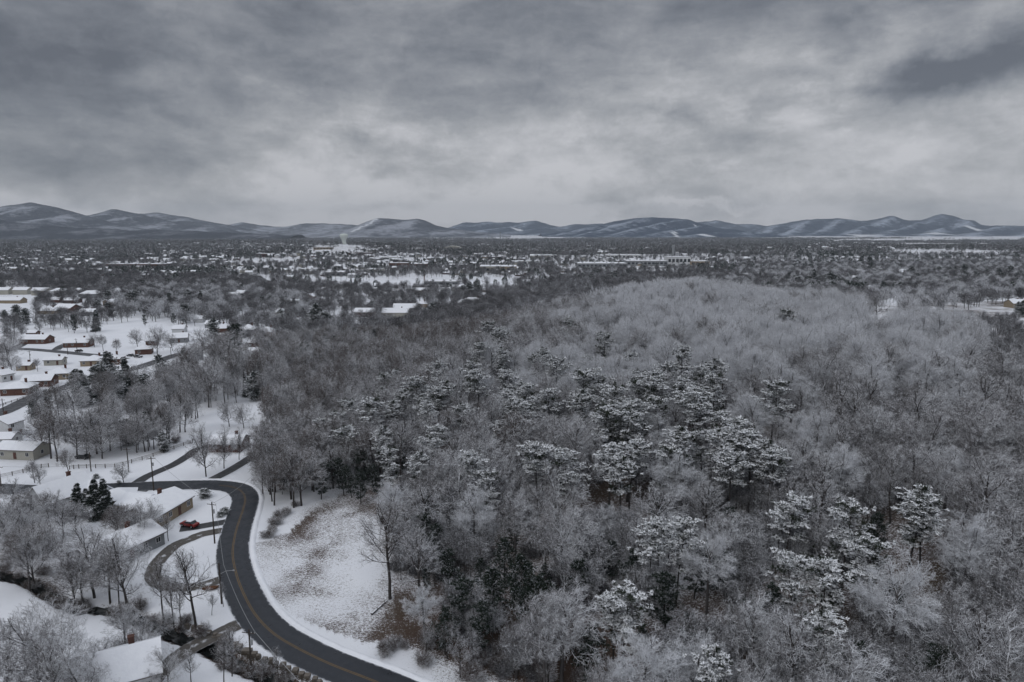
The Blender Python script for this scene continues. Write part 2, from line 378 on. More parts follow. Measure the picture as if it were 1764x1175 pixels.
MAIN = world_line([(800, 1235), (715, 1204), (642.6, 1173.4), (565, 1143), (501, 1111), (467.7, 1089), (440.8, 1060.8), (422.3, 1028.8), (408.8, 995.2), (401.4, 961.6), (402, 938), (408.8, 907.8), (419, 877.5), (422.3, 859), (415, 846), (398, 839), (370, 836), (339.6, 835.5), (269, 837), (222, 839), (171, 841), (100, 843), (50, 844), (0, 842), (-120, 838)])
ribbon('road', MAIN, 6.8, 0.10, M['road'])
i_end = int(np.argmin(np.hypot(*(MAIN-np.array(ground(370, 836)[:2])).T)))
for s_ in (-0.14, 0.14): ribbon('road_marking', offset_line(MAIN[:i_end], s_), 0.085, 0.106, M['yellow'], 1)
def berm(q, r_): return 0.30*math.cos(q*math.pi)*(0.35+1.3*vnoise(r_[:, 0]*0.9, r_[:, 1]*0.9))-0.04
B1 = ribbon('snow_bank', offset_line(MAIN[:i_end+8], -4.1), 1.3, 0.06, M['snow'], 5, bump=berm)
LINES = {}
def road(key, name, pp, w, mat, z=0.075):
    L = world_line(pp); LINES[key] = (L, w); return ribbon(name, L, w, z, mat, 4)
road('A', 'driveway', [(225, 838), (236, 832), (255, 820), (298, 801), (326, 784), (340, 774), (372, 765), (400, 764)], 3.4, M['drive'])
road('B', 'driveway', [(350, 833), (366, 826), (397, 810), (425, 793), (440, 782), (452, 771)], 3.6, M['drive'], 0.085)
road('C', 'driveway', [(246, 842), (236, 848), (222, 858), (214, 868)], 5.0, M['drive'])
road('D', 'driveway', [(400, 896), (385, 900), (362, 904), (340, 908), (310, 912)], 3.2, M['drive'])
road('E', 'gravel_drive', [(395, 912), (383, 914), (350, 920), (329, 928), (305, 938), (288, 951), (270, 972), (263, 990), (270, 1003), (290, 1011), (319, 1013), (352, 1008), (380, 999), (398, 996)], 3.2, M['gravel'])
road('F', 'gravel_track', [(425, 1068), (408, 1077), (370, 1096), (323, 1120), (296, 1141), (268, 1165), (250, 1190)], 3.6, M['gravel'])
road('G', 'lane', [(62, 760), (30, 770), (-20, 776)], 3.0, M['drive'])
road('S1', 'street', [(20, 601), (45, 601.5), (90.7, 605), (136, 609.5), (181, 614), (215, 619)], 7.0, M['street'])
road('S2', 'avenue', [(-60, 735), (0, 712), (28, 699), (62, 683), (110, 668), (160, 652), (205, 641), (238, 633), (272, 622), (306, 611), (340, 604), (400, 586), (440, 574)], 8.0, M['street'])
road('S3', 'street', [(-20, 612), (20, 602), (45, 590)], 6.0, M['street'], 0.08)
road('S1d', 'driveway', [(96, 603), (104, 597), (113, 593)], 5.0, M['drive'])
road('HW', 'highway', [(420, 474), (445, 482), (470, 490), (500, 499)], 18.0, M['street'], 1.2)
road('H2', 'street', [(380, 605), (430, 598), (480, 590), (520, 580)], 6.0, M['street'])
CREEKL = world_line([(-40, 975), (10, 988), (50, 998), (101, 1029), (145, 1046), (188, 1046), (235, 1060), (286, 1084), (330, 1102), (375, 1120), (400, 1135), (437, 1152), (500, 1178), (560, 1210)])
LINES['CREEK'] = (CREEKL, 3.0)
_T0 = T
_cl = CREEKL[::2]
def T(x, y):
    z = _T0(x, y); xa = np.atleast_1d(np.asarray(x, float)); ya = np.atleast_1d(np.asarray(y, float))
    m = (xa > -140) & (xa < -10) & (ya > 60) & (ya < 165)
    if not m.any(): return z
    z = np.array(np.broadcast_to(z, xa.shape), float)
    q = np.stack([xa[m], ya[m]], 1); d = np.full(len(q), 1e9)
    for i in range(0, len(q), 4000):
        d[i:i+4000] = np.sqrt(((q[i:i+4000, None]-_cl[None])**2).sum(-1)).min(1)
    z[m] -= 1.5*(1-ss(0.8, 2.8, d))
    return z if np.ndim(x) else float(z[0])
ribbon('creek', CREEKL, 2.4, 0.35, M['water'], 3)

# ------------------------------------------------------------------ the ground sheet
def poly_in(px, py, poly):
    px = np.asarray(px); py = np.asarray(py); c = np.zeros(px.shape, bool); n = len(poly)
    for i in range(n):
        x1, y1 = poly[i]; x2, y2 = poly[(i+1) % n]
        k = ((y1 > py) != (y2 > py)) & (px < (x2-x1)*(py-y1)/((y2-y1) if y2 != y1 else 1e-9)+x1); c ^= k
    return c
CLEARING = [(430, 962), (440, 935), (500, 915), (540, 880), (600, 845), (690, 835), (700, 870), (660, 900), (680, 960), (678, 1035), (684, 1072), (665, 1098), (630, 1108), (560, 1085), (500, 1060), (460, 1020)]
CLEARW = [ground(a, b)[:2] for a, b in CLEARING]
def hill_mask(x, y):
    xf = np.interp(y, XF_Y, XF_X)
    return ss(2, 12, x-xf)*(y > 40)*(y < 640)
def build_ground():
    th = np.concatenate([np.linspace(-180, -50, 60, endpoint=False), np.linspace(-50, 50, 620, endpoint=False), np.linspace(50, 180, 60)])
    th = np.radians(th); rr = np.geomspace(8, 16000, 640)
    A, B = np.meshgrid(rr, th, indexing='ij'); x = A*np.sin(B); y = A*np.cos(B)
    z = T(x.ravel(), y.ravel()).reshape(x.shape)
    V = np.column_stack([x.ravel(), y.ravel(), z.ravel()]); nr, ntt = x.shape
    i = np.arange(nr-1)[:, None]*ntt+np.arange(ntt-1)[None]
    F = np.stack([i, i+ntt, i+ntt+1, i+1], -1).reshape(-1, 4)[:, ::-1]
    V = np.vstack([V, [[0, 0, float(T(0.0, 0.0))]]])
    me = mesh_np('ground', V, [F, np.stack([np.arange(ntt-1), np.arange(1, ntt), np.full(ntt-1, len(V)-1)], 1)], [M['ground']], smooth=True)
    xx, yy = V[:, 0], V[:, 1]
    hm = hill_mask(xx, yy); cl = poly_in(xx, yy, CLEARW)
    litter_shade = hm*(0.50+0.5*fbm(xx/22, yy/22)+0.12*(1-ss(110, 200, yy))); litter_shade[cl] = 0  # leaf litter, denser near the camera to paint in shade between trees
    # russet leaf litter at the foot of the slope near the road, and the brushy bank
    gx, gy, _ = ground(960, 1130); litter_shade += 0.50*np.exp(-(((xx-gx)/26)**2+((yy-gy)/12)**2))
    gx, gy, _ = ground(490, 900); litter_shade += 0.34*np.exp(-(((xx-gx)/7)**2+((yy-gy)/9)**2))
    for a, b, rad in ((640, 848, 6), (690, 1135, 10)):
        gx, gy, _ = ground(a, b); litter_shade += 0.20*np.exp(-((xx-gx)**2+(yy-gy)**2)/rad**2)
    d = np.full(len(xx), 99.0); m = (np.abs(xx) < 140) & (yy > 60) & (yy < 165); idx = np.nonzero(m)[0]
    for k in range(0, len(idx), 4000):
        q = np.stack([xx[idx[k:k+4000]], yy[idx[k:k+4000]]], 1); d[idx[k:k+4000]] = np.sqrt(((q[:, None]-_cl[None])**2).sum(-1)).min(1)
    litter_shade += 1.1*(1-ss(1.2, 3.2, d))
    mot = np.where(cl, 1.12+0.8*(fbm(xx/7, yy/7)-0.45), 0.42+0.6*(fbm(xx/25+4, yy/25)-0.45))
    gx, gy, _ = ground(600, 1000); mot -= 0.42*np.exp(-(((xx-gx)/7)**2+((yy-gy)/13)**2))*cl
    r = np.hypot(xx, yy)
    mot += 0.5*ss(600, 1500, r)
    for nm, v in (('litter_and_shade', litter_shade), ('mottle', mot)):
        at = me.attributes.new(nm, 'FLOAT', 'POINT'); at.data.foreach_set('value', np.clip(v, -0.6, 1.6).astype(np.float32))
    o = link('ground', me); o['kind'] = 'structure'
build_ground()

# ------------------------------------------------------------------ mountains
def mountain_mat(name, dark, light, bal=0.5, blue=0.0):
    m, t, b = new_mat(name, 0.95, 0.05)
    g = N(t, 'ShaderNodeNewGeometry'); pos = g.outputs['Position']
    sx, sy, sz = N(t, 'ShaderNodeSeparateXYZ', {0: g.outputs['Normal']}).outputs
    n = N(t, 'ShaderNodeTexNoise', {'Vector': pos, 'Scale': 0.0035, 'Detail': 8.0, 'Roughness': 0.65}).outputs[0]
    at = N(t, 'ShaderNodeAttribute', attribute_name='foot').outputs['Fac']
    n2 = N(t, 'ShaderNodeTexNoise', {'Vector': N(t, 'ShaderNodeMapping', {0: pos, 3: (1, 1, 3)}).outputs[0], 'Scale': 0.011, 'Detail': 9.0, 'Roughness': 0.7}).outputs[0]
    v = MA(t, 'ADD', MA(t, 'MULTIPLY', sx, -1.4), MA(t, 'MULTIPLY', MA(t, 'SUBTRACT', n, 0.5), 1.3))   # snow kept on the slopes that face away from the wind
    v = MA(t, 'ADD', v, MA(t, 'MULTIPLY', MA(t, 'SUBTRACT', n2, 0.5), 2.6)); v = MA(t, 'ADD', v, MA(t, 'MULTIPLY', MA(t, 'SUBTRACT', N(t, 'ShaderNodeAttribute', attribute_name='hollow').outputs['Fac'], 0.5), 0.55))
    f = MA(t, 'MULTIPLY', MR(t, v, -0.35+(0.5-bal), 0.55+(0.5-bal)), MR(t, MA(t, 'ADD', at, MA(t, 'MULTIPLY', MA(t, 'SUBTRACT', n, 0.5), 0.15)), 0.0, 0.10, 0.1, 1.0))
    f = MA(t, 'ADD', f, MA(t, 'MULTIPLY', MR(t, MA(t, 'ADD', at, MA(t, 'MULTIPLY', MA(t, 'SUBTRACT', n, 0.5), 0.9)), 0.72, 1.0), 0.6), clamp=True)
    st = N(t, 'ShaderNodeAttribute', attribute_name='field').outputs['Fac']
    c = MIX(t, f, dark, light); c = MIX(t, st, c, (0.75, 0.77, 0.8))
    t.links.new(c, b.inputs['Base Color']); bp = N(t, 'ShaderNodeBump', {'Height': n2, 'Strength': 0.8, 'Distance': 60.0}); t.links.new(bp.outputs[0], b.inputs['Normal']); return m
def mountain(name, crest, dist, depth, mat, spur=900, amp=0.28, skew=0.9, seed=0, fields=(), crisp=1.0):
    cr = np.array(crest, float); K = dist/FPX
    xs = (cr[:, 0]-882)*K*1.0
    def zc(py): return CAMZ+dist*np.tan(np.arctan((587.5-py)/FPX)-PITCH)
    zs = zc(cr[:, 1]); x = np.arange(xs[0], xs[-1], 38.0); s = np.linspace(-0.6, 1.0, 72)
    from_ = np.interp(x, xs, zs)
    k = np.exp(-np.linspace(-4, 4, 9)**2); k /= k.sum(); from_ = np.convolve(np.pad(from_, 4, 'edge'), k, 'valid')
    from_ = from_+(fbm(x/420+seed*3, x*0+seed, 4)-0.47)*70*dist/10000*crisp
    Xg, Sg = np.meshgrid(x, s); h0 = np.interp(Xg, x, from_)
    base = -30.0; H = h0-base
    q = np.abs(Sg); fall = np.where(Sg >= 0, (1-q)**1.35, (1-q/0.62))
    ph = (Xg+skew*q*depth*0.75)/spur+seed*3.7+1.3*(fbm(Xg/2600+seed, Sg*1.3+seed, 3)-0.45)
    tri = 2*np.abs(ph-np.floor(ph+0.5))   # ridged spurs
    mid = np.clip(q*4.5, 0, 1)*(1-q*0.5); saw = ph-np.floor(ph); hol = np.clip(np.sin(saw*math.pi)*1.3-0.55+0.9*(fbm(Xg/500+seed, Sg*5+seed, 4)-0.47)*2, 0, 1)
    Z = base+H*fall*(1-amp*mid*(1-tri)*1.2)+H*0.10*mid*(fbm(Xg/300+seed, Sg*9, 4)-0.47)+ (fbm(Xg/170+seed*5, Sg*depth/170+1, 4)-0.45)*46*np.clip(1-q*.8, 0, 1)*np.clip(q*8+.25, 0, 1)
    Yg = dist-Sg*depth
    V = np.column_stack([Xg.ravel(), Yg.ravel(), Z.ravel()]); ns, nx = Xg.shape
    i = np.arange(ns-1)[:, None]*nx+np.arange(nx-1)[None]
    F = np.stack([i, i+nx, i+nx+1, i+1], -1).reshape(-1, 4)
    me = mesh_np(name, V, [F], [mat], smooth=True)
    a = me.attributes.new('foot', 'FLOAT', 'POINT'); a.data.foreach_set('value', np.clip(Sg, 0, 1).ravel().astype(np.float32))
    a = me.attributes.new('hollow', 'FLOAT', 'POINT'); a.data.foreach_set('value', hol.ravel().astype(np.float32))
    fl = np.zeros_like(Sg)
    for (ax, s0, bx, s1, wd) in fields:
        axx, bxx = (ax-882)*K, (bx-882)*K; t = np.clip((Sg-s0)/(s1-s0), 0, 1)
        cxx = axx+(bxx-axx)*t+40*(fbm(Sg*9, Xg*0+ax)-0.45)
        fl = np.maximum(fl, ((np.abs(Xg-cxx) < wd*K*(0.6+0.8*fbm(Xg/90, Sg*25))) & (Sg >= s0) & (Sg <= s1))*1.0)
    a = me.attributes.new('field', 'FLOAT', 'POINT'); a.data.foreach_set('value', fl.ravel().astype(np.float32))
    o = link(name, me); o['kind'] = 'structure'
mm_l = mountain_mat('grey_winter_woods', (0.050, 0.058, 0.075), (0.36, 0.38, 0.43), 0.74)
mm_b = mountain_mat('haze_tinted_winter_woods', (0.016, 0.036, 0.072), (0.36, 0.41, 0.49), 0.40)  # blue of the distant air painted into the woods' colours
mm_d = mountain_mat('dark_foothill_woods', (0.035, 0.042, 0.055), (0.20, 0.21, 0.24), 0.40)
mountain('mountain', [(-300, 352), (-150, 372), (-60, 374), (0, 363), (30, 355), (70, 350), (110, 358), (160, 371), (200, 384), (260, 396), (330, 404)], 8000, 1900, mm_l, 520, 0.22, 0.5, 1)
mountain('mountain', [(40, 398), (120, 376), (160, 369), (205, 359), (250, 368), (300, 378), (360, 390), (420, 400), (470, 404)], 9000, 1900, mm_l, 480, 0.22, 0.5, 2)
mountain('mountain', [(180, 385), (240, 369), (285, 365), (340, 376), (385, 384), (400, 388), (450, 398), (480, 404)], 10500, 1900, mm_l, 500, 0.2, 0.6, 3)
mountain('foothill', [(-200, 366), (-60, 370), (0, 377), (60, 387), (130, 393), (220, 396), (330, 399), (420, 402), (520, 404)], 6600, 1100, mm_d, 700, 0.2, 0.6, 4)
mountain('mountain', [(350, 402), (390, 390), (430, 384), (480, 388), (520, 386), (600, 386), (640, 388), (700, 396), (760, 404)], 11500, 1900, mm_l, 900, 0.25, 0.6, 5)
mountain('mountain', [(500, 404), (560, 399), (610, 392), (638, 381), (655, 375.5), (700, 378), (722, 375.5), (735, 379), (755, 389), (790, 395), (840, 401), (880, 404)], 9300, 1800, mm_l, 620, 0.20, 0.7, 6, fields=[(652, 0.02, 634, 0.5, 3.4)], crisp=0.25)
mountain('mountain', [(720, 400), (770, 392), (800, 383), (840, 382), (920, 382), (960, 389), (1000, 384), (1040, 386), (1100, 392), (1180, 402)], 13500, 2600, mm_b, 800, 0.42, 1.0, 7, fields=[(890, 0.3, 905, 0.42, 9), (930, 0.62, 980, 0.68, 14)])
mountain('mountain', [(930, 404), (990, 394), (1020, 388), (1050, 380), (1080, 376), (1120, 373), (1150, 374), (1180, 378), (1200, 386), (1250, 394), (1290, 401), (1330, 404)], 9600, 2300, mm_b, 620, 0.45, 1.2, 8, fields=[(1120, 0.55, 1112, 0.8, 3), (1150, 0.68, 1165, 0.76, 10), (1185, 0.08, 1190, 0.2, 4)])
mountain('mountain', [(1120, 396), (1190, 384), (1230, 380), (1270, 385), (1320, 389), (1400, 396), (1480, 404)], 14500, 2400, mm_b, 700, 0.25, 0.9, 9)
mountain('mountain', [(1280, 402), (1320, 390), (1360, 382), (1400, 377), (1430, 376), (1470, 380), (1500, 375), (1525, 370), (1545, 377), (1575, 378), (1608, 368), (1625, 371), (1650, 379), (1685, 387), (1764, 389), (1900, 391), (2100, 395)], 11800, 2800, mm_b, 620, 0.5, 1.15, 10, fields=[(1480, 0.66, 1500, 0.72, 26), (1590, 0.34, 1600, 0.42, 6), (1640, 0.7, 1660, 0.76, 14), (1370, 0.7, 1380, 0.78, 16)])
# ------------------------------------------------------------------ TREES: geometry
def unit(v): return v/(np.linalg.norm(v, axis=-1, keepdims=True)+1e-9)
def spawn(rng, P, Rr, npc, t0, t1, ang, ln, rad, K, up, wob, lat=0.0):
    """children of the branches P (n,k,3): npc each, returned the same way"""
    n, k, _ = P.shape; par = np.repeat(np.arange(n), npc); m = len(par)
    t = (np.tile((np.arange(npc)+0.5)/npc, n)+rng.uniform(-0.4, 0.4, m)/npc)*(t1-t0)+t0
    f = np.clip(t, 0, 0.999)*(k-1); i = f.astype(int); fr = (f-i)[:, None]
    p = P[par, i]*(1-fr)+P[par, i+1]*fr; d = unit(P[par, i+1]-P[par, i])
    az = np.tile(np.arange(npc)*2.4, n)+rng.uniform(-0.7, 0.7, m)+par*1.7
    ref = np.where(np.abs(d[:, 2:3]) > 0.95, [[1., 0, 0]], [[0., 0, 1]])
    a = unit(np.cross(d, ref)); b = np.cross(d, a)
    w = a*np.cos(az)[:, None]+b*np.sin(az)[:, None]
    an = np.radians(rng.uniform(ang[0], ang[1], m))[:, None]
    d = unit(d*np.cos(an)+w*np.sin(an)); d[:, 2] += lat; d = unit(d)
    pl = np.linalg.norm(P[:, -1]-P[:, 0], axis=1)[par]
    L = (ln[0]*pl*(1-0.55*t)+ln[1])*rng.uniform(0.75, 1.25, m)
    r0 = np.minimum(np.interp(t, [0, 1], [1, 0.5])*Rr[par]*rad, 9)
    out = np.empty((m, K+1, 3)); out[:, 0] = p
    for s in range(K):
        d = unit(d+rng.normal(0, wob, (m, 3))+np.array([0, 0, up])); out[:, s+1] = out[:, s]+d*(L/K)[:, None]
    return out, r0
def segs(P, r0, tip=0.35):
    n, k, _ = P.shape; f = np.linspace(1, tip, k)
    return P[:, :-1].reshape(-1, 3), P[:, 1:].reshape(-1, 3), (r0[:, None]*f[:-1]).ravel(), (r0[:, None]*f[1:]).ravel()
def bare_geo(seed, H, form='forest', dens=1.0, rtw=0.013, nL3=7):
    """returns ((V,F) trunk and limbs, (V,F) twigs)"""
    rng = np.random.RandomState(seed)
    K0 = 8; hf = {'forest': 0.72, 'open': 0.42, 'dome': 0.5, 'bush': 0.1}[form]
    tr = np.zeros((1, K0+1, 3)); d = np.array([0, 0, 1.0])
    for s in range(K0):
        d = unit(d+rng.normal(0, 0.05, 3)*[1, 1, 0.2]+[0, 0, 0.22]); tr[0, s+1] = tr[0, s]+d*H*hf/K0
    r0 = np.array([H*0.0145+0.04])
    if form == 'bush':
        l1, r1 = spawn(rng, tr, r0, 16, 0, 0.9, (20, 60), (0, H*0.75), 0.45, 5, 0.10, 0.12)
    elif form == 'forest':
        l1, r1 = spawn(rng, tr, r0, 14, 0.50, 1.0, (34, 76), (0.34, H*0.16), 0.50, 6, 0.085, 0.14)
    else:
        l1, r1 = spawn(rng, tr, r0, 12, 0.36 if form == 'dome' else 0.40, 1.0, (28, 74), (0.22, H*0.40), 0.52, 7, 0.075, 0.13)
    # leaders continue the trunk
    l1b, r1b = spawn(rng, tr, r0, 3, 0.95, 1.0, (8, 26), (0.02, H*(1-hf)*0.85), 1.0, 7, 0.06, 0.12)
    l1 = [(l1, r1)]+([(l1b, r1b)] if form != 'bush' else [])
    thick = [segs(tr, r0, 0.55)]; tw = []
    if form != 'bush':
        ns = int({'dome': 430, 'forest': 110, 'open': 130}[form]*dens*(nL3/8)); rx = H*{'dome': 0.42, 'forest': 0.27, 'open': 0.37}[form]; zc, rz = H*{'dome': 0.56, 'forest': 0.60, 'open': 0.58}[form], H*{'dome': 0.40, 'forest': 0.40, 'open': 0.40}[form]
        az = rng.uniform(0, 6.283, ns); cz = rng.uniform(-0.35, 1, ns); sr = np.sqrt(1-cz*cz); lob = 1+0.13*np.sin(az*3+seed)+0.10*np.sin(az*5+cz*4+seed*2)+rng.normal(0, 0.05, ns)
        dirs = np.column_stack([sr*np.cos(az), sr*np.sin(az), cz]); e1 = dirs*np.array([rx, rx, rz])*lob[:, None]+[tr[0, -1, 0], tr[0, -1, 1], zc]
        ln_ = rng.uniform(0.16, 0.34, ns)*rx+0.5; dd = unit(dirs*[1, 1, 0.8]+rng.normal(0, 0.3, (ns, 3))+[0, 0, 0.25]); sh = np.stack([e1-dd*(ln_*q)[:, None]+rng.normal(0, 0.06, (ns, 3)) for q in (1, .66, .33, 0)], 1)
        rr_ = np.full(ns, max(0.02, rtw*1.4)); tw.append(segs(sh, rr_, 0.6))
        s3, q3 = spawn(rng, sh, rr_, 5 if dens > .6 else 4, 0.15, 1.0, (25, 65), (0.30, 0.35), 0.6, 3, 0.03, 0.2); tw.append(segs(s3, np.full(len(q3), rtw*1.1), 0.6))
        if dens > .6:
            s4, q4 = spawn(rng, s3, q3, 3, 0.2, 1.0, (25, 60), (0.3, 0.25), 0.6, 2, 0.03, 0.2); tw.append(segs(s4, np.full(len(q4), rtw), 0.6))
    for (P1, q1) in l1:
        K1 = P1.shape[1]-1; thick.append(segs(P1, q1, 0.3))
        l2, r2 = spawn(rng, P1, q1, 9, 0.18, 1.0, (25, 65), (0.30, 0.5), 0.5, 4, 0.05, 0.20)
        r2 = np.maximum(r2, 0.022); thick.append(segs(l2, r2, 0.4))
        l3, r3 = spawn(rng, l2, r2, int(nL3*dens+0.5), 0.1, 1.0, (25, 70), (0.34, 0.35), 0.5, 3, 0.05, 0.22)
        r3 = np.maximum(r3, rtw*1.25); tw.append(segs(l3, r3, 0.6))
        l4, r4 = spawn(rng, l3, r3, 5 if dens > 0.6 else 3, 0.12, 1.0, (25, 65), (0.30, 0.30), 0.6, 2, 0.05, 0.2)
        tw.append(segs(l4, np.full(len(r4), rtw), 0.6))
    A = [np.concatenate([t[i] for t in thick]) for i in range(4)]; B = [np.concatenate([t[i] for t in tw]) for i in range(4)]
    return tubes_np(*A, 5), tubes_np(*B, 3)
def blades(rng, c, d, ln, wd, upn=None):
    """flat leaf-size quads from centre c in direction d"""
    side = unit(np.cross(d, rng.normal(0, 1, d.shape)) if upn is None else np.cross(d, upn))
    a = c-side*wd[:, None]*0.5; b = c+side*wd[:, None]*0.5; e = d*ln[:, None]
    V = np.stack([a, b, b*1+e-side*wd[:, None]*0.25, a+e+side*wd[:, None]*0.25], 1).reshape(-1, 3)
    F = np.arange(len(c)*4).reshape(-1, 4); return V, F
def pine_geo(seed, H, crown0=0.45, rad=3.2, snow=0.75, form='pine', dens=1.0):
    rng = np.random.RandomState(seed)
    tr = np.zeros((1, 9, 3)); d = np.array([0, 0, 1.0])
    for s in range(8):
        d = unit(d+rng.normal(0, 0.035, 3)*[1, 1, 0]); tr[0, s+1] = tr[0, s]+d*H/8
    r0 = np.array([H*0.011+0.05]); thick = [segs(tr, r0, 0.15)]
    nw = int((1-crown0)*H/(0.75 if form == 'pine' else 0.5)); CB = []; BR = []
    for w in range(nw):
        t = crown0+(1-crown0)*(w+0.5)/nw
        f = t*8; i = min(int(f), 7); p = tr[0, i]*(1-(f-i))+tr[0, i+1]*(f-i)
        u = (t-crown0)/(1-crown0)
        if form == 'pine': prof = (math.sin(math.pi*min(1, (u*0.80+0.17)))**0.7)*(0.65+0.7*rng.rand()); nb = 4
        elif form == 'cone': prof = (1-u)**0.85*(0.9+0.25*rng.rand())+0.05; nb = 8
        else: prof = math.sin(math.pi*(u*0.85+0.15))**0.6*(0.85+0.3*rng.rand()); nb = 8
        a0 = rng.rand()*6.28
        for b in range(nb):
            if form == 'pine' and rng.rand() < 0.16: continue
            az = a0+b*6.28/nb+rng.uniform(-0.4, 0.4); L = rad*prof*rng.uniform(0.7, 1.15)
            rise = (0.25+0.35*u if form == 'pine' else -0.12+0.5*u)
            dd = np.array([math.cos(az), math.sin(az), rise]); K = 4; pl = [p]
            for s in range(K):
                dd = unit(dd+rng.normal(0, 0.10, 3)+np.array([0, 0, 0.03 if form == 'pine' else -0.05])); pl.append(pl[-1]+dd*L/K)
            CB.append(np.array(pl)); BR.append(max(0.02, L*0.016))
    CB = np.array(CB); thick.append(segs(CB, np.array(BR), 0.4))
    # tufts along the outer part of every branch
    nt_ = int((15 if form == 'pine' else 10)*dens); m = len(CB)
    t = rng.uniform(0.30 if form == 'pine' else 0.1, 1.05, (m, nt_)); f = np.clip(t, 0, 0.999)*4; i = f.astype(int); fr = (f-i)[..., None]
    ar = np.arange(m)[:, None]; c = CB[ar, i]*(1-fr)+CB[ar, i+1]*fr; bd = unit(CB[ar, i+1]-CB[ar, i])
    bl = np.linalg.norm(CB[:, -1]-CB[:, 0], axis=1)[:, None, None]
    c = c+rng.normal(0, 1, c.shape)*bl*np.array([0.15, 0.15, 0.05])
    keep = rng.rand(m) > 0.06; c = c[keep]; bd = bd[keep]
    snb = rng.rand(len(c)) < snow*1.2
    G = []; 
    nb_ = 13; cc = np.repeat(c.reshape(-1, 3), nb_, 0); dd = unit(np.repeat(bd.reshape(-1, 3), nb_, 0)*0.7+rng.normal(0, 0.75, (len(cc), 3))+[0, 0, 0.05])
    Vn, Fn = blades(rng, cc, dd, rng.uniform(0.28, 0.55, len(cc)), rng.uniform(0.05, 0.11, len(cc)))
    cs = c[snb].reshape(-1, 3); bs = bd[snb].reshape(-1, 3); pick = rng.rand(len(cs)) < 0.92; cs = cs[pick]; bs = bs[pick]
    ns_ = 13; c2 = np.repeat(cs, ns_, 0)+rng.normal(0, 0.12, (len(cs)*ns_, 3))*[1, 1, 0.3]+[0, 0, 0.13]
    d2 = unit(np.repeat(bs, ns_, 0)*[0.8, 0.8, 0.2]+rng.normal(0, 0.65, c2.shape)*[1, 1, 0.30]-[0, 0, 0.12])
    Vs, Fs = blades(rng, c2, d2, rng.uniform(0.28, 0.5, len(c2)), rng.uniform(0.09, 0.19, len(c2)), np.array([[0, 0, 1.0]])+rng.normal(0, 0.3, c2.shape))
    A = [np.concatenate([q[i] for q in thick]) for i in range(4)]
    return tubes_np(*A, 5), (Vn, Fn), (Vs, Fs)
def join_geo(parts):
    """[(V,F,mat)] -> V, F(4), mi"""
    V = []; F = []; mi = []; b = 0
    for v, f, m in parts:
        V.append(v); F.append(f+b); mi.append(np.full(len(f), m)); b += len(v)
    return np.concatenate(V), np.concatenate(F), np.concatenate(mi)
PROTO = {}
def proto(key, kind, **kw):
    mats = kw.pop('mats')
    if kind == 'bare':
        (v1, f1), (v2, f2) = bare_geo(**kw)
        PROTO[key] = (mesh_np('trunk', v1, [f1], [mats[0]]), mesh_np('crown', v2, [f2], [mats[1]]))
    else:
        (v1, f1), a, b = pine_geo(**kw); V, F, mi = join_geo([(a[0], a[1], 0), (b[0], b[1], 1)])
        PROTO[key] = (mesh_np('trunk', v1, [f1], [mats[0]]), mesh_np('crown', V, [F], [mats[1], M['pinesnow']], [mi]))
fr = [M['limb'], M['twig_frost']]; md = [M['limb'], M['twig_mid']]; br = [M['trunk'], M['twig_bare']]
for i in range(4): proto(('frost', i), 'bare', seed=10+i, H=15, form=['dome', 'forest', 'dome', 'forest'][i], mats=fr)
for i in range(4): proto(('mid', i), 'bare', seed=20+i, H=15, form=['forest', 'dome', 'forest', 'open'][i], dens=[1, .7, .8, .8][i], mats=md)
for i in range(4): proto(('bare', i), 'bare', seed=30+i, H=15, form=['forest', 'forest', 'open', 'dome'][i], dens=0.8, mats=br)
for i in range(3): proto(('open', i), 'bare', seed=40+i, H=12, form='open', dens=0.8, mats=[M['trunk'], M['twig_mid']])
for i in range(3): proto(('thin', i), 'bare', seed=50+i, H=15, form='forest', dens=0.5, mats=[M['trunk'], M['twig_mid']])
proto(('lone', 0), 'bare', seed=52, H=15, form='forest', dens=0.6, mats=[M['trunk'], M['twig_bare']])
for i in range(2): proto(('bush', i), 'bare', seed=60+i, H=2.4, form='bush', dens=0.5, rtw=0.012, mats=[M['brush'], M['brush']])
for i in range(5): proto(('pine', i), 'pine', seed=70+i, H=16, crown0=[0.5, 0.42, 0.55, 0.35, 0.48][i], rad=[3.3, 3.6, 3.0, 4.0, 3.4][i], mats=[M['trunk'], M['needle']])
for i in range(2): proto(('darkpine', i), 'pine', seed=80+i, H=13, crown0=0.15, rad=3.2, snow=0.0, mats=[M['trunk'], M['needle_dark']])
for i in range(2): proto(('cone', i), 'pine', seed=85+i, H=9, crown0=0.03, rad=2.0, snow=0.12, form='cone', mats=[M['trunk'], M['needle_dark']])
for i in range(2): proto(('ever', i), 'pine', seed=90+i, H=12, crown0=0.10, rad=3.6, snow=0.30, form='round', mats=[M['trunk'], M['needle_dark']])
BASEH = dict(lone=15, frost=15, mid=15, bare=15, open=12, thin=15, bush=2.4, pine=16, darkpine=13, cone=9, ever=12)
def plant(key, x, y, h, look, cat, name, group=None, z=None, wide=1.0, rng=random):
    t, c = PROTO[key]; s = h/BASEH[key[0]]
    o = bpy.data.objects.new(name, None); o.empty_display_size = 0.5; C.objects.link(o)
    o.location = (x, y, (float(T(x, y)) if z is None else z)-0.1); o.rotation_euler = (0, 0, rng.uniform(0, 6.28)); o.scale = (s*wide, s*wide, s)
    for nm, me in (('trunk', t), ('crown', c)):
        k = bpy.data.objects.new(nm, me); C.objects.link(k); k.parent = o
    if look is not None: reg(o, look, cat, group)
    return o
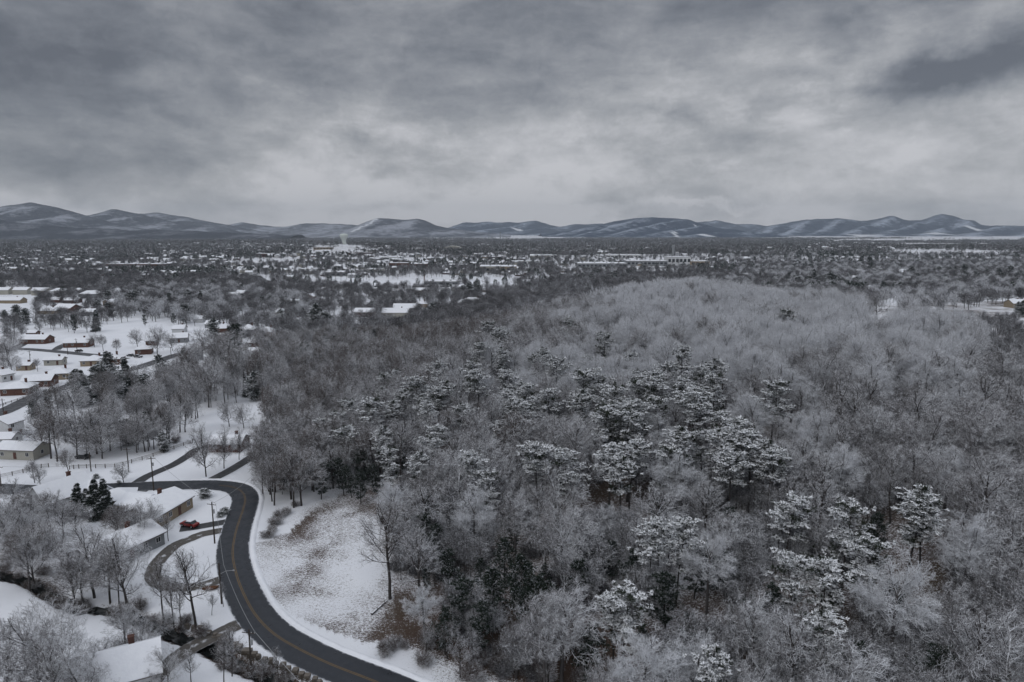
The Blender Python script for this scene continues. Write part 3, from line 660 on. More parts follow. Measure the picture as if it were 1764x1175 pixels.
# scatter of uncountable far growth: templates and points inside one object
def scatter(name, temps, mats, pts, tid, rot, scl, label, cat):
    V = []; F = []; MI = []; tv = []; b = 0
    for k, (v, f, mi) in enumerate(temps):
        V.append(v); F.append(f+b); MI.append(mi); tv.append(np.full(len(v), k)); b += len(v)
    nf = b; V.append(pts); V = np.concatenate(V)
    me = mesh_np(name, V, [np.concatenate(F)], mats, [np.concatenate(MI)])
    def at(nm, typ, arr):
        a = me.attributes.new(nm, typ, 'POINT'); a.data.foreach_set('value', arr)
    at('tid', 'INT', np.concatenate(tv+[np.full(len(pts), -1)]).astype(np.int32))
    at('pid', 'INT', np.concatenate([np.full(nf, -1), tid]).astype(np.int32))
    at('rot', 'FLOAT', np.concatenate([np.zeros(nf), rot]).astype(np.float32))
    at('scl', 'FLOAT', np.concatenate([np.ones(nf), scl]).astype(np.float32))
    o = link(name, me); o['kind'] = 'stuff'; o['label'] = label; o['category'] = cat
    g = bpy.data.node_groups.new(name, 'GeometryNodeTree')
    g.interface.new_socket('Geometry', in_out='INPUT', socket_type='NodeSocketGeometry')
    g.interface.new_socket('Geometry', in_out='OUTPUT', socket_type='NodeSocketGeometry')
    gi = g.nodes.new('NodeGroupInput'); go = g.nodes.new('NodeGroupOutput'); J = g.nodes.new('GeometryNodeJoinGeometry')
    def attr(nm, typ):
        n = g.nodes.new('GeometryNodeInputNamedAttribute'); n.data_type = typ; n.inputs[0].default_value = nm; return n.outputs[0]
    def eq(a, v):
        n = g.nodes.new('FunctionNodeCompare'); n.data_type = 'INT'; n.operation = 'EQUAL'; g.links.new(a, n.inputs[2]); n.inputs[3].default_value = v; return n.outputs[0]
    def sepg(sel, geo):
        n = g.nodes.new('GeometryNodeSeparateGeometry'); n.domain = 'POINT'; g.links.new(geo, n.inputs[0]); g.links.new(sel, n.inputs[1]); return n.outputs[0]
    P_ = sepg(eq(attr('tid', 'INT'), -1), gi.outputs[0])
    cx = g.nodes.new('ShaderNodeCombineXYZ'); g.links.new(attr('rot', 'FLOAT'), cx.inputs[2])
    for k in range(len(temps)):
        tk = sepg(eq(attr('tid', 'INT'), k), gi.outputs[0]); n = g.nodes.new('GeometryNodeInstanceOnPoints')
        g.links.new(P_, n.inputs['Points']); g.links.new(eq(attr('pid', 'INT'), k), n.inputs['Selection']); g.links.new(tk, n.inputs['Instance'])
        g.links.new(cx.outputs[0], n.inputs['Rotation']); g.links.new(attr('scl', 'FLOAT'), n.inputs['Scale']); g.links.new(n.outputs[0], J.inputs[0])
    g.links.new(J.outputs[0], go.inputs[0])
    md_ = o.modifiers.new('scatter', 'NODES'); md_.node_group = g
    return o
# ------------------------------------------------------------------ where trees grow
rnd = random.Random(5); rn = np.random.RandomState(11)
PINES = [  # (px of top, py of top, height, kind)
 (838, 556, 17), (822, 590, 16), (858, 600, 15), (724, 648, 18), (742, 690, 15), (770, 655, 16), (805, 622, 18), (826, 640, 17), (640, 690, 17), (603, 690, 14), (655, 735, 15), (600, 735, 14), (680, 690, 15),
 (960, 612, 16), (985, 548, 16), (1003, 640, 17), (1045, 575, 16), (1010, 672, 17), (1030, 640, 16), (1062, 668, 17), (1040, 705, 16), (1088, 690, 16), (1118, 640, 17), (1138, 655, 16), (1150, 625, 15), (1175, 600, 17), (1185, 655, 16), (1208, 668, 17), (1232, 648, 16), (1240, 620, 15), (1250, 720, 17), (1275, 732, 17), (1295, 750, 16), (1330, 772, 15), (1262, 770, 15),
 (1052, 760, 16), (1072, 785, 15), (1150, 770, 14), (1120, 900, 15), (1170, 900, 14), (1460, 868, 15), (1600, 838, 16), (1575, 860, 14), (1375, 955, 14), (1425, 968, 14), (1430, 1060, 14), (1352, 535, 15), (1318, 758, 15), (1075, 1015, 13), (1060, 1025, 12), (1495, 930, 13), (1230, 1110, 12), (1360, 850, 14), (1335, 660, 15), (1180, 735, 15), (905, 690, 15), (880, 640, 15), (740, 735, 14), (560, 720, 13), (870, 565, 15), (930, 600, 15), (1215, 630, 15), (1100, 655, 15)]
DARK = [(590, 790, 10), (620, 770, 11), (650, 800, 9), (735, 880, 10), (780, 950, 10), (800, 990, 11), (850, 980, 11), (830, 1030, 10), (900, 960, 12), (930, 990, 11), (760, 900, 9), (870, 930, 10), (960, 1010, 10), (990, 960, 10), (1150, 980, 11), (1020, 1080, 10), (1200, 940, 10), (1330, 1010, 11), (1140, 860, 10), (560, 770, 9), (1090, 950, 10), (700, 760, 10), (1250, 870, 10), (1480, 1110, 11), (1610, 1120, 11)]
LEFT_EVER = [ # (px base, py base, py top, key)
 (135, 888, 834, 'cone'), (149, 891, 840, 'cone'), (163, 894, 828, 'cone'), (187, 892, 825, 'cone'), (176, 894, 842, 'cone'), (283, 779, 745, 'ever'),
 (176, 694, 628, 'ever'), (150, 692, 648, 'pine'), (142, 702, 658, 'ever'), (221, 690, 652, 'cone'), (205, 692, 640, 'ever'), (249, 692, 645, 'ever'), (82, 706, 671, 'ever'), (60, 720, 688, 'ever'), (317, 641, 600, 'cone'), (280, 655, 626, 'ever'), (298, 650, 630, 'pine'),
 (221, 767, 722, 'ever'), (258, 770, 710, 'darkpine'), (238, 765, 735, 'darkpine'), (346, 620, 605, 'ever'), (371, 622, 598, 'ever'), (30, 556, 526, 'ever'), (45, 560, 532, 'ever'), (10, 560, 535, 'darkpine'), (250, 562, 543, 'darkpine'), (300, 560, 540, 'darkpine'), (325, 528, 500, 'ever'), (375, 508, 494, 'ever'),
 (545, 568, 524, 'ever'), (562, 572, 538, 'ever'), (530, 566, 540, 'darkpine'), (560, 611, 578, 'darkpine'), (578, 613, 580, 'darkpine'), (592, 606, 570, 'darkpine'), (612, 604, 566, 'darkpine'), (628, 606, 572, 'darkpine'), (645, 600, 568, 'darkpine'), (660, 592, 562, 'darkpine'), (745, 552, 522, 'ever'), (733, 550, 530, 'ever'), (810, 515, 486, 'ever'), (822, 514, 490, 'ever'), (797, 514, 492, 'ever'),
 (468, 530, 508, 'ever'), (452, 530, 510, 'ever'), (484, 530, 510, 'ever'), (440, 690, 640, 'ever'), (425, 684, 650, 'cone'), (143, 500, 489, 'ever'), (253, 500, 484, 'ever'), (770, 556, 545, 'ever'), (640, 530, 518, 'ever'), (677, 530, 516, 'ever'), (712, 524, 505, 'ever'),
 (1430, 500, 470, 'ever'), (1400, 490, 465, 'ever'), (1500, 470, 432, 'darkpine'), (1436, 458, 428, 'darkpine'), (1483, 460, 432, 'cone'), (1520, 510, 485, 'darkpine'), (1570, 480, 458, 'ever'), (1660, 478, 455, 'ever'), (1720, 480, 462, 'ever'), (1740, 478, 458, 'ever'), (1700, 479, 462, 'ever'), (1752, 540, 520, 'ever'), (1760, 545, 518, 'ever'), (1590, 560, 540, 'pine')]
for _ in range(62):
    a0, a1, b0, b1 = rnd.choice([(0, 240, 505, 575), (0, 240, 505, 575), (230, 560, 500, 605), (230, 560, 500, 605), (100, 350, 640, 700), (1280, 1764, 450, 500), (1280, 1764, 450, 500)])
    b_ = rnd.uniform(b0, b1); LEFT_EVER.append((rnd.uniform(a0, a1), b_, b_-rnd.uniform(9, 13)/(100/(b_-398)*0.62), rnd.choice(['ever', 'darkpine', 'ever', 'cone'])))
LEFT_BARE = [ # (px base, py base, py top, key, width factor)
 (355, 821, 733, 'open', 0.75), (386, 807, 738, 'open', .7), (412, 792, 740, 'open', .7), (213, 831, 797, 'open', 1.1), (672, 1032, 862, 'lone', 1.0),
 (338, 1087, 930, 'thin', .9), (219, 1045, 915, 'open', 1.0), (282, 1069, 960, 'thin', .8), (300, 1085, 985, 'thin', .7), (313, 1085, 1000, 'thin', .6), (365, 1060, 1020, 'thin', .8), (218, 1128, 1035, 'mid', 1.15), (52, 1020, 915, 'mid', 1.1), (60, 1015, 900, 'bare', .9), (163, 1030, 905, 'open', 1.1), (145, 1056, 950, 'mid', 1.1), (130, 1050, 960, 'bare', .9), (190, 1040, 930, 'thin', 1.), (205, 1040, 950, 'thin', .8), (20, 960, 860, 'mid', 1.2), (-10, 980, 870, 'mid', 1.2), (60, 940, 850, 'mid', 1.1), (85, 900, 845, 'bare', 1.2), (110, 925, 860, 'mid', 1.), (250, 950, 890, 'open', 1.0), (160, 960, 880, 'open', .9), (35, 905, 850, 'bare', 1.), (15, 935, 870, 'mid', 1.), (262, 918, 862, 'open', 1.), (228, 935, 880, 'open', 1.), (205, 925, 868, 'bare', 1.), (180, 1000, 935, 'open', 1.1), (250, 1150, 1085, 'open', 1.), (180, 1160, 1095, 'mid', 1.), (244, 930, 870, 'mid', .9), (290, 932, 885, 'thin', .8),
 (246, 1135, 1060, 'mid', .9), (283, 1098, 1050, 'mid', 1.1), (400, 1165, 1070, 'thin', .7), (386, 1180, 1090, 'thin', .7), (75, 1230, 1035, 'mid', 1.0), (20, 1240, 1060, 'mid', 1.), (110, 1245, 1070, 'open', .9), (150, 1250, 1120, 'mid', .9), (290, 1190, 1110, 'mid', 1.1), (330, 1180, 1120, 'thin', .9), (385, 1045, 1000, 'thin', .6), (480, 1172, 1110, 'thin', .6), (455, 1175, 1130, 'thin', .8),
 (88, 790, 700, 'bare', 1.2), (99, 795, 715, 'bare', 1.1), (75, 785, 712, 'mid', 1.1), (133, 786, 705, 'open', .9), (150, 790, 740, 'thin', .8), (167, 782, 700, 'open', 1.1), (190, 777, 700, 'open', .9), (60, 832, 790, 'mid', .9), (120, 822, 775, 'bare', 1.), (70, 838, 800, 'open', .8), (236, 780, 720, 'mid', 1.1), (275, 770, 700, 'bare', 1.2), (292, 762, 690, 'mid', 1.2), (310, 745, 675, 'bare', 1.1), (262, 740, 668, 'mid', 1.1), (330, 720, 650, 'mid', 1.1),
 (360, 702, 625, 'open', .9), (372, 690, 620, 'mid', .9), (395, 735, 690, 'open', .9), (420, 738, 695, 'open', .8), (450, 680, 610, 'bare', 1.4), (462, 672, 612, 'bare', 1.1), (410, 670, 600, 'mid', 1.1), (395, 650, 570, 'mid', .8), (405, 640, 560, 'darkpine', .5), (510, 650, 585, 'thin', .8), (520, 640, 590, 'darkpine', .6), (345, 690, 640, 'mid', 1.2), (200, 735, 690, 'mid', 1.2), (225, 730, 690, 'bare', 1.2), (240, 715, 670, 'mid', 1.2),
 (271, 611, 563, 'open', 1.15), (237, 598, 567, 'open', 1.1), (297, 604, 575, 'open', .9), (348, 619, 566, 'open', 1.), (108, 560, 543, 'bare', 1.5), (130, 570, 545, 'bare', 1.5), (150, 573, 546, 'bare', 1.5), (165, 574, 548, 'bare', 1.4), (118, 572, 552, 'mid', 1.5), (25, 575, 543, 'bare', 1.5), (25, 605, 570, 'mid', 1.2), (15, 630, 580, 'mid', 1.1), (163, 598, 575, 'mid', 1.3), (178, 605, 577, 'mid', 1.2), (200, 612, 585, 'bare', 1.3), (65, 640, 618, 'mid', 1.1), (187, 546, 520, 'bare', .7), (210, 556, 530, 'mid', .9), (220, 554, 532, 'bare', 1.), (68, 534, 518, 'mid', .7), (83, 530, 515, 'mid', .6), (110, 526, 500, 'bare', .9), (165, 538, 515, 'bare', 1.), (22, 650, 610, 'mid', 1.1),
 (1510, 552, 502, 'open', 1.25), (1495, 560, 520, 'thin', .8), (1560, 550, 505, 'frost', 1.1), (660, 570, 548, 'bare', 1.3)]
BELTS = [ # (polygon in photo, spacing m, keys, heights)
 ([(0, 862), (140, 868), (150, 900), (250, 905), (250, 960), (160, 975), (60, 985), (0, 980)], 8.0, ['mid', 'bare', 'open', 'mid'], (6, 11)),
 ([(0, 990), (60, 1000), (110, 1035), (180, 1050), (240, 1065), (300, 1095), (290, 1105), (200, 1070), (100, 1050), (40, 1025)], 5.5, ['bare', 'mid', 'thin'], (5, 11)),
 ([(55, 740), (60, 700), (120, 690), (210, 690), (300, 660), (345, 625), (395, 600), (440, 600), (520, 600), (640, 575), (700, 570), (600, 620), (520, 660), (450, 700), (350, 715), (330, 745), (290, 775), (230, 782), (130, 800), (60, 790)], 9.0, ['mid', 'bare', 'mid', 'open'], (9, 15)),
 ([(205, 540), (190, 505), (380, 495), (520, 520), (560, 560), (500, 570), (380, 565), (260, 562)], 10.0, ['mid', 'bare', 'frost'], (10, 15)),
 ([(400, 560), (520, 560), (620, 560), (720, 560), (640, 600), (560, 620), (500, 650), (440, 640), (390, 620)], 9.5, ['mid', 'bare', 'mid'], (9, 14)),
 ([(0, 500), (0, 478), (200, 474), (420, 480), (640, 500), (900, 505), (1000, 500), (880, 545), (720, 560), (560, 545), (400, 500), (200, 505)], 12.5, ['bare', 'mid', 'bare'], (9, 14)),
 ([(0, 540), (0, 620), (40, 620), (40, 560)], 16.0, ['mid', 'bare'], (8, 13)),
 ([(240, 1070), (330, 1090), (420, 1110), (390, 1175), (240, 1175), (200, 1130)], 8.0, ['thin', 'mid', 'bush', 'bush'], (5, 9)),
 ([(1200, 485), (1290, 482), (1480, 475), (1764, 500), (1764, 560), (1700, 545), (1560, 540), (1380, 520), (1250, 505)], 13.5, ['mid', 'frost', 'frost', 'bare'], (10, 15)),
 ([(1250, 460), (1420, 450), (1764, 450), (1764, 490), (1560, 500), (1440, 480), (1300, 480)], 15.0, ['mid', 'frost', 'bare'], (9, 14)),
 ([(452, 800), (447, 745), (470, 700), (520, 655), (600, 604), (760, 548), (860, 522), (900, 522), (700, 640), (580, 740), (490, 800), (458, 832)], 6.8, ['bare', 'mid', 'bare'], (11, 15)),
 ([(446, 846), (465, 800), (560, 770), (660, 800), (650, 838), (590, 846), (535, 868), (500, 884), (468, 880)], 4.4, ['bare', 'thin', 'thin', 'mid'], (12, 16)),
 ([(700, 1120), (760, 1085), (1000, 1100), (1140, 1175), (900, 1200), (760, 1175)], 5.0, ['bush', 'bush', 'thin', 'bare'], (5, 9)),
 ([(640, 1125), (700, 1100), (900, 1130), (1000, 1175), (760, 1180)], 3.0, ['bush'], (3, 6)),
 ([(0, 600), (60, 618), (180, 622), (230, 640), (120, 680), (0, 715)], 13.5, ['mid', 'bare', 'open'], (6, 11)),
 ([(840, 505), (1000, 478), (1250, 476), (1500, 496), (1480, 520), (1300, 532), (1000, 532), (850, 550)], 10.5, ['mid', 'bare', 'mid'], (9, 14)),
 ([(60, 500), (250, 500), (250, 560), (180, 560), (60, 575)], 11.5, ['mid', 'bare', 'open'], (7, 12)),
]
HOUSES_PX = []   # filled below; used to keep trees off houses
ROADPTS = np.concatenate([MAIN]+[LINES[k][0] for k in LINES])
def near_road(x, y, d): return bool((((ROADPTS-np.array([x, y]))**2).sum(1) < d*d).any())
GRASSY = [[(0, 640), (60, 615), (180, 622), (220, 640), (120, 665), (0, 700)], [(185, 560), (225, 548), (320, 562), (330, 600), (230, 604), (200, 590)], [(0, 775), (60, 800), (130, 800), (330, 765), (345, 735), (440, 690), (450, 800), (400, 832), (0, 838)],
          [(430, 985), (390, 920), (240, 950), (230, 1060), (400, 1075)], [(0, 1000), (120, 1040), (240, 1070), (180, 1150), (0, 1040)], [(45, 580), (170, 580), (170, 605), (45, 605)], [(1600, 545), (1764, 520), (1764, 590), (1700, 570)], [(215, 842), (400, 842), (400, 905), (310, 900), (215, 870)], [(60, 838), (250, 838), (250, 905), (125, 912), (60, 880)], [(250, 870), (300, 870), (300, 930), (250, 925)]]
LONE = ground(672, 1032)
CAND = []   # bare trees: (x, y, h, key, look, wide)
# wooded hill
def HILL_END(x, y): return np.interp(x/y, [-1, 0.31, 0.42, 0.52, 0.65, 0.8, 1.1], [600, 570, 450, 335, 305, 290, 260])
def hill_frost(x, y): return ss(-95, 50, x-0.12*y)+0.9*(fbm(x/40+9, y/40)-0.47)
pine_pts = []
for px, py, h in PINES:
    x, y, z = ground(px, py, h+1.5); pine_pts.append((x, y, h+1.5, 'pine'))
for px, py, h in DARK:
    x, y, z = ground(px, py, h); pine_pts.append((x, y, h, 'darkpine'))
for _ in range(46):
    a_ = rnd.uniform(0, 6.28); q_ = rnd.random()**.5; x, y, z = ground(930+360*q_*math.cos(a_), 690+120*q_*math.sin(a_)-0.10*360*q_*math.cos(a_)*0, 16)
    if hill_mask(np.float64(x), np.float64(y)) > .5 and min((x-a)**2+(y-b)**2 for a, b, _, _ in pine_pts) > 12: pine_pts.append((x, y, rnd.uniform(13, 17.5), 'pine'))
for _ in range(60):
    x, y, z = ground(rnd.uniform(690, 1560), rnd.uniform(860, 1120), 7)
    if hill_mask(np.float64(x), np.float64(y)) > .5 and min((x-a)**2+(y-b)**2 for a, b, _, _ in pine_pts) > 9: pine_pts.append((x, y, rnd.uniform(5, 9), 'darkpine'))
for _ in range(14):
    x, y, z = ground(rnd.uniform(470, 700), rnd.uniform(760, 840), 5)
    if min((x-a)**2+(y-b)**2 for a, b, _, _ in pine_pts) > 9: pine_pts.append((x, y, rnd.uniform(6, 10), 'darkpine'))
pp_ = np.array([(a, b) for a, b, _, _ in pine_pts])
yy = 58.0
while yy < 640:
    sp = 7.2 if yy < 170 else 8.0
    xx = -110.0
    while xx < 1.02*yy+45:
        x = xx+rnd.uniform(-.45, .45)*sp; y = yy+rnd.uniform(-.45, .45)*sp; xx += sp
        if hill_mask(np.float64(x), np.float64(y)) < 0.5 or poly_in(np.array([x]), np.array([y]), CLEARW)[0]: continue
        if near_road(x, y, 7) or (x-LONE[0])**2+(y-LONE[1])**2 < 30: continue
        if ((pp_-np.array([x, y]))**2).sum(1).min() < 3.6**2 or y > HILL_END(x, y): continue
        px, py = project(x, y, float(T(x, y)))
        if px < -60 or px > 2250 or py > 1400: continue
        if any(poly_in(np.array([px]), np.array([py]), g)[0] for g in GRASSY[6:7]): continue
        tx, ty = project(x, y, float(T(x, y))+14)
        if (1650 < px < 1850 and ty < 606 and px > 1672+(606-ty)*.2) or (1478 < px < 1545 and ty < 548): continue
        f = float(hill_frost(x, y))+rnd.uniform(-.28, .28); u = rnd.random()
        key = 'frost' if f > 0.55 else ('mid' if f > 0.12 else 'bare')
        if key == 'frost' and u < (0.12 if y > 190 else 0.72): key = 'mid' if u > .03 else 'thin'
        if key != 'frost' and y < 230 and rnd.random() < .38: key = 'thin'
        if y < 125 and f < 0.5 and u > 0.75: continue
        CAND.append((x, y, rnd.choice([rnd.uniform(9, 13), rnd.uniform(12, 16), rnd.uniform(14, 17)]), key, rnd.uniform(0.95, 1.35)))
    yy += sp*0.92
N_HILL = len(CAND)
for px, pyb, pyt, key, wd in LEFT_BARE:
    if pyb > 1175:
        x, y, z = ground(px, pyb)
    else: x, y, z = ground(px, pyb)
    dep = y*math.cos(PITCH)-(z-CAMZ)*math.sin(PITCH); h = (pyb-pyt)*dep/FPX*1.04
    if key == 'darkpine': pine_pts.append((x, y, h, 'darkpine')); continue
    CAND.append((x, y, min(h, 24), key, wd))
left_n = len(LEFT_BARE)
for poly, sp, keys, (h0, h1) in BELTS:
    W_ = np.array([ground(a, b)[:2] for a, b in poly]); x0, y0 = W_.min(0); x1, y1 = W_.max(0)
    n = int((x1-x0)*(y1-y0)/(sp*sp)*1.15)
    for _ in range(min(n, 12000)):
        x, y = rnd.uniform(x0, x1), rnd.uniform(y0, y1)
        if not poly_in(np.array([x]), np.array([y]), W_)[0] or near_road(x, y, 5.5): continue
        px, py = project(x, y, float(T(x, y)))
        if any(poly_in(np.array([px]), np.array([py]), g)[0] for g in GRASSY): continue
        tx, ty = project(x, y, float(T(x, y))+12)
        if px > 1500 and ((px > 1650 and ty < 606 and py > 528 and px > 1672+(606-ty)*.2) or (px < 1545 and 525 < py < 575)): continue
        k = rnd.choice(keys); h = rnd.uniform(h0, h1)
        if k == 'bush': h *= 0.4
        CAND.append((x, y, h, k, rnd.uniform(.85, 1.2)))

# ------------------------------------------------------------------ houses
def house(px, pyb, w, d, h, roof='gable', rot=0.0, wall='white', pitch=0.42, detail=2, look=None, name='house', chim=True, xy=None, wing=None, z=None):
    x, y, zg = ground(px, pyb) if xy is None else (*xy, float(T(*xy)))
    corners = [(x+a*math.cos(rot)-b*math.sin(rot), y+a*math.sin(rot)+b*math.cos(rot)) for a in (-w/2, w/2) for b in (-d/2, d/2)]
    zg = min(float(T(*c)) for c in corners)+0.05
    top = max(float(T(*c)) for c in corners)+0.2
    f = max(0, top-zg)
    H = h+f; o = bpy.data.objects.new(name, None); C.objects.link(o); o.location = (x, y, zg); o.rotation_euler = (0, 0, rot)
    HOUSES_PX.append((x, y, max(w, d)/2))
    def walls(w, d, H, ridge, x0=0, y0=0, par=None, nm='wall'):
        m = MB()
        if roof == 'gable': m.prism([(y0-d/2, 0), (y0+d/2, 0), (y0+d/2, H), (y0, H+ridge-0.12), (y0-d/2, H)], x0-w/2, x0+w/2)
        else: m.box(x0-w/2, x0+w/2, y0-d/2, y0+d/2, 0, H)
        return m.obj(nm, M[wall], o)
    rg = d/2*pitch; walls(w, d, H, rg)
    m = MB(); ov = 0.45; th = 0.22; sl_ = 0.16
    if roof == 'gable':
        a = d/2+ov; zb = H-ov*pitch
        prof = [(-a, zb), (0, H+rg), (a, zb), (a, zb+th), (0, H+rg+th), (-a, zb+th)]
        m.prism(prof, -w/2-ov, w/2+ov, 0)
        r = m.obj('roof', [M['trim']], o)
        m = MB(); e_ = 0.02
        m.prism([(-a-e_, zb+th+0.003), (0, H+rg+th+0.003), (a+e_, zb+th+0.003), (a+e_-0.1, zb+th+sl_), (0, H+rg+th+sl_), (-a-e_+0.1, zb+th+sl_)], -w/2-ov-0.02, w/2+ov+0.02)
        m.obj('snow_cover', M['snow'], r)
    elif roof == 'hip':
        a, b = w/2+ov, d/2+ov; zb = H-0.05; rx = max(0.3, w/2-d/2); zt = H+rg
        m.box(-a, a, -b, b, zb, zb+0.18); r = m.obj('roof', [M['trim']], o); m = MB()
        zs = zb+0.185
        vs = [(-a, -b, zs), (a, -b, zs), (a, b, zs), (-a, b, zs), (-a, -b, zs+0.1), (a, -b, zs+0.1), (a, b, zs+0.1), (-a, b, zs+0.1), (-rx, 0, zt+0.3), (rx, 0, zt+0.3)]
        m.add(vs, [(0, 3, 2, 1), (0, 1, 5, 4), (1, 2, 6, 5), (2, 3, 7, 6), (3, 0, 4, 7), (4, 5, 9, 8), (6, 7, 8, 9), (5, 6, 9), (7, 4, 8)])
        m.obj('snow_cover', M['snow'], r)
    else:
        m.box(-w/2-.15, w/2+.15, -d/2-.15, d/2+.15, H, H+0.45); r = m.obj('roof', [M['trim']], o)
        m = MB(); m.box(-w/2, w/2, -d/2, d/2, H+0.453, H+0.60); m.obj('snow_cover', M['snow'], r)
    if chim and roof != 'flat':
        m = MB(); cx_ = w*0.22; m.box(cx_-.4, cx_+.4, -.35+d*0.1, .35+d*0.1, H, H+rg+1.1); m.box(cx_-.5, cx_+.5, -.45+d*0.1, .45+d*0.1, H+rg+1.1, H+rg+1.25)
        m.obj('chimney', M['brick2'], r)
    if detail >= 1:
        ns = max(2, int(w/3.2)); di = ns//2
        for side in (-1, 1):
            for i in range(ns):
                cx_ = -w/2+(i+0.5)*w/ns; y0 = side*d/2
                if i == di and side == -1:
                    m = MB(); m.box(cx_-.5, cx_+.5, min(y0, y0+side*.06), max(y0, y0+side*.06), f+0.1, f+2.2)
                    q = m.obj('door', M['door'], o)
                    m = MB(); m.box(cx_+.33, cx_+.40, min(y0+side*.06, y0+side*.12), max(y0+side*.06, y0+side*.12), f+1.05, f+1.2); m.obj('handle', M['metal'], q)
                    continue
                for st in range(1+(H-f > 4.5)):
                    zc = f+0.95+st*2.7; m = MB(); ww = .62
                    for (a, b, c_, d_) in ((-ww, ww, 0, .1), (-ww, ww, 1.2, 1.3), (-ww, -ww+.1, .1, 1.2), (ww-.1, ww, .1, 1.2), (-.04, .04, .1, 1.2)):
                        m.box(cx_+a, cx_+b, min(y0, y0+side*.07), max(y0, y0+side*.07), zc+c_, zc+d_)
                    fr_ = m.obj('window', M['frame'], o)
                    if detail >= 2:
                        m = MB(); m.box(cx_-ww+.1, cx_+ww-.1, min(y0, y0+side*.03), max(y0, y0+side*.03), zc+.1, zc+1.2); m.obj('pane', M['pane'], fr_)
                    else: fr_.data.materials[0] = M['pane']
        for side in (-1, 1):
            if detail < 2: break
            x0 = side*w/2; m = MB(); zc = f+0.95
            for (a, b, c_, d_) in ((-.6, .6, 0, .1), (-.6, .6, 1.2, 1.3), (-.6, -.5, .1, 1.2), (.5, .6, .1, 1.2)):
                m.box(min(x0, x0+side*.07), max(x0, x0+side*.07), a, b, zc+c_, zc+d_)
            fr_ = m.obj('window', M['frame'], o); m = MB(); m.box(min(x0, x0+side*.03), max(x0, x0+side*.03), -.5, .5, zc+.1, zc+1.2); m.obj('pane', M['pane'], fr_)
    if wing:   # a lower wing: (dx, dy, w, d, h)
        dx, dy, ww, wd, wh = wing; m = MB(); m.prism([(dx-ww/2, 0), (dx+ww/2, 0), (dx+ww/2, wh+f), (dx, wh+f+ww/2*pitch-.1), (dx-ww/2, wh+f)], 0, 1)
        m.v = [(b, dy-wd/2+a*wd, c_) for a, b, c_ in m.v]; m.obj('wing', M[wall], o)
        a_ = ww/2+.4; zb = wh+f-.4*pitch; zt = wh+f+ww/2*pitch; m = MB()
        m.prism([(dx-a_, zb), (dx, zt), (dx+a_, zb), (dx+a_, zb+.35), (dx, zt+.38), (dx-a_, zb+.35)], 0, 1)
        m.v = [(b, dy-wd/2-.4+a*(wd+.8), c_) for a, b, c_ in m.v]; m.obj('wing_roof', M['snow'], o)
    reg(o, look or 'house with snowy roof', 'house'); return o
def hw(px0, px1, pyb):     # real width from a span in the photo
    x, y, z = ground((px0+px1)/2, pyb); dep = y*math.cos(PITCH)-(z-CAMZ)*math.sin(PITCH); return (px1-px0)*dep/FPX
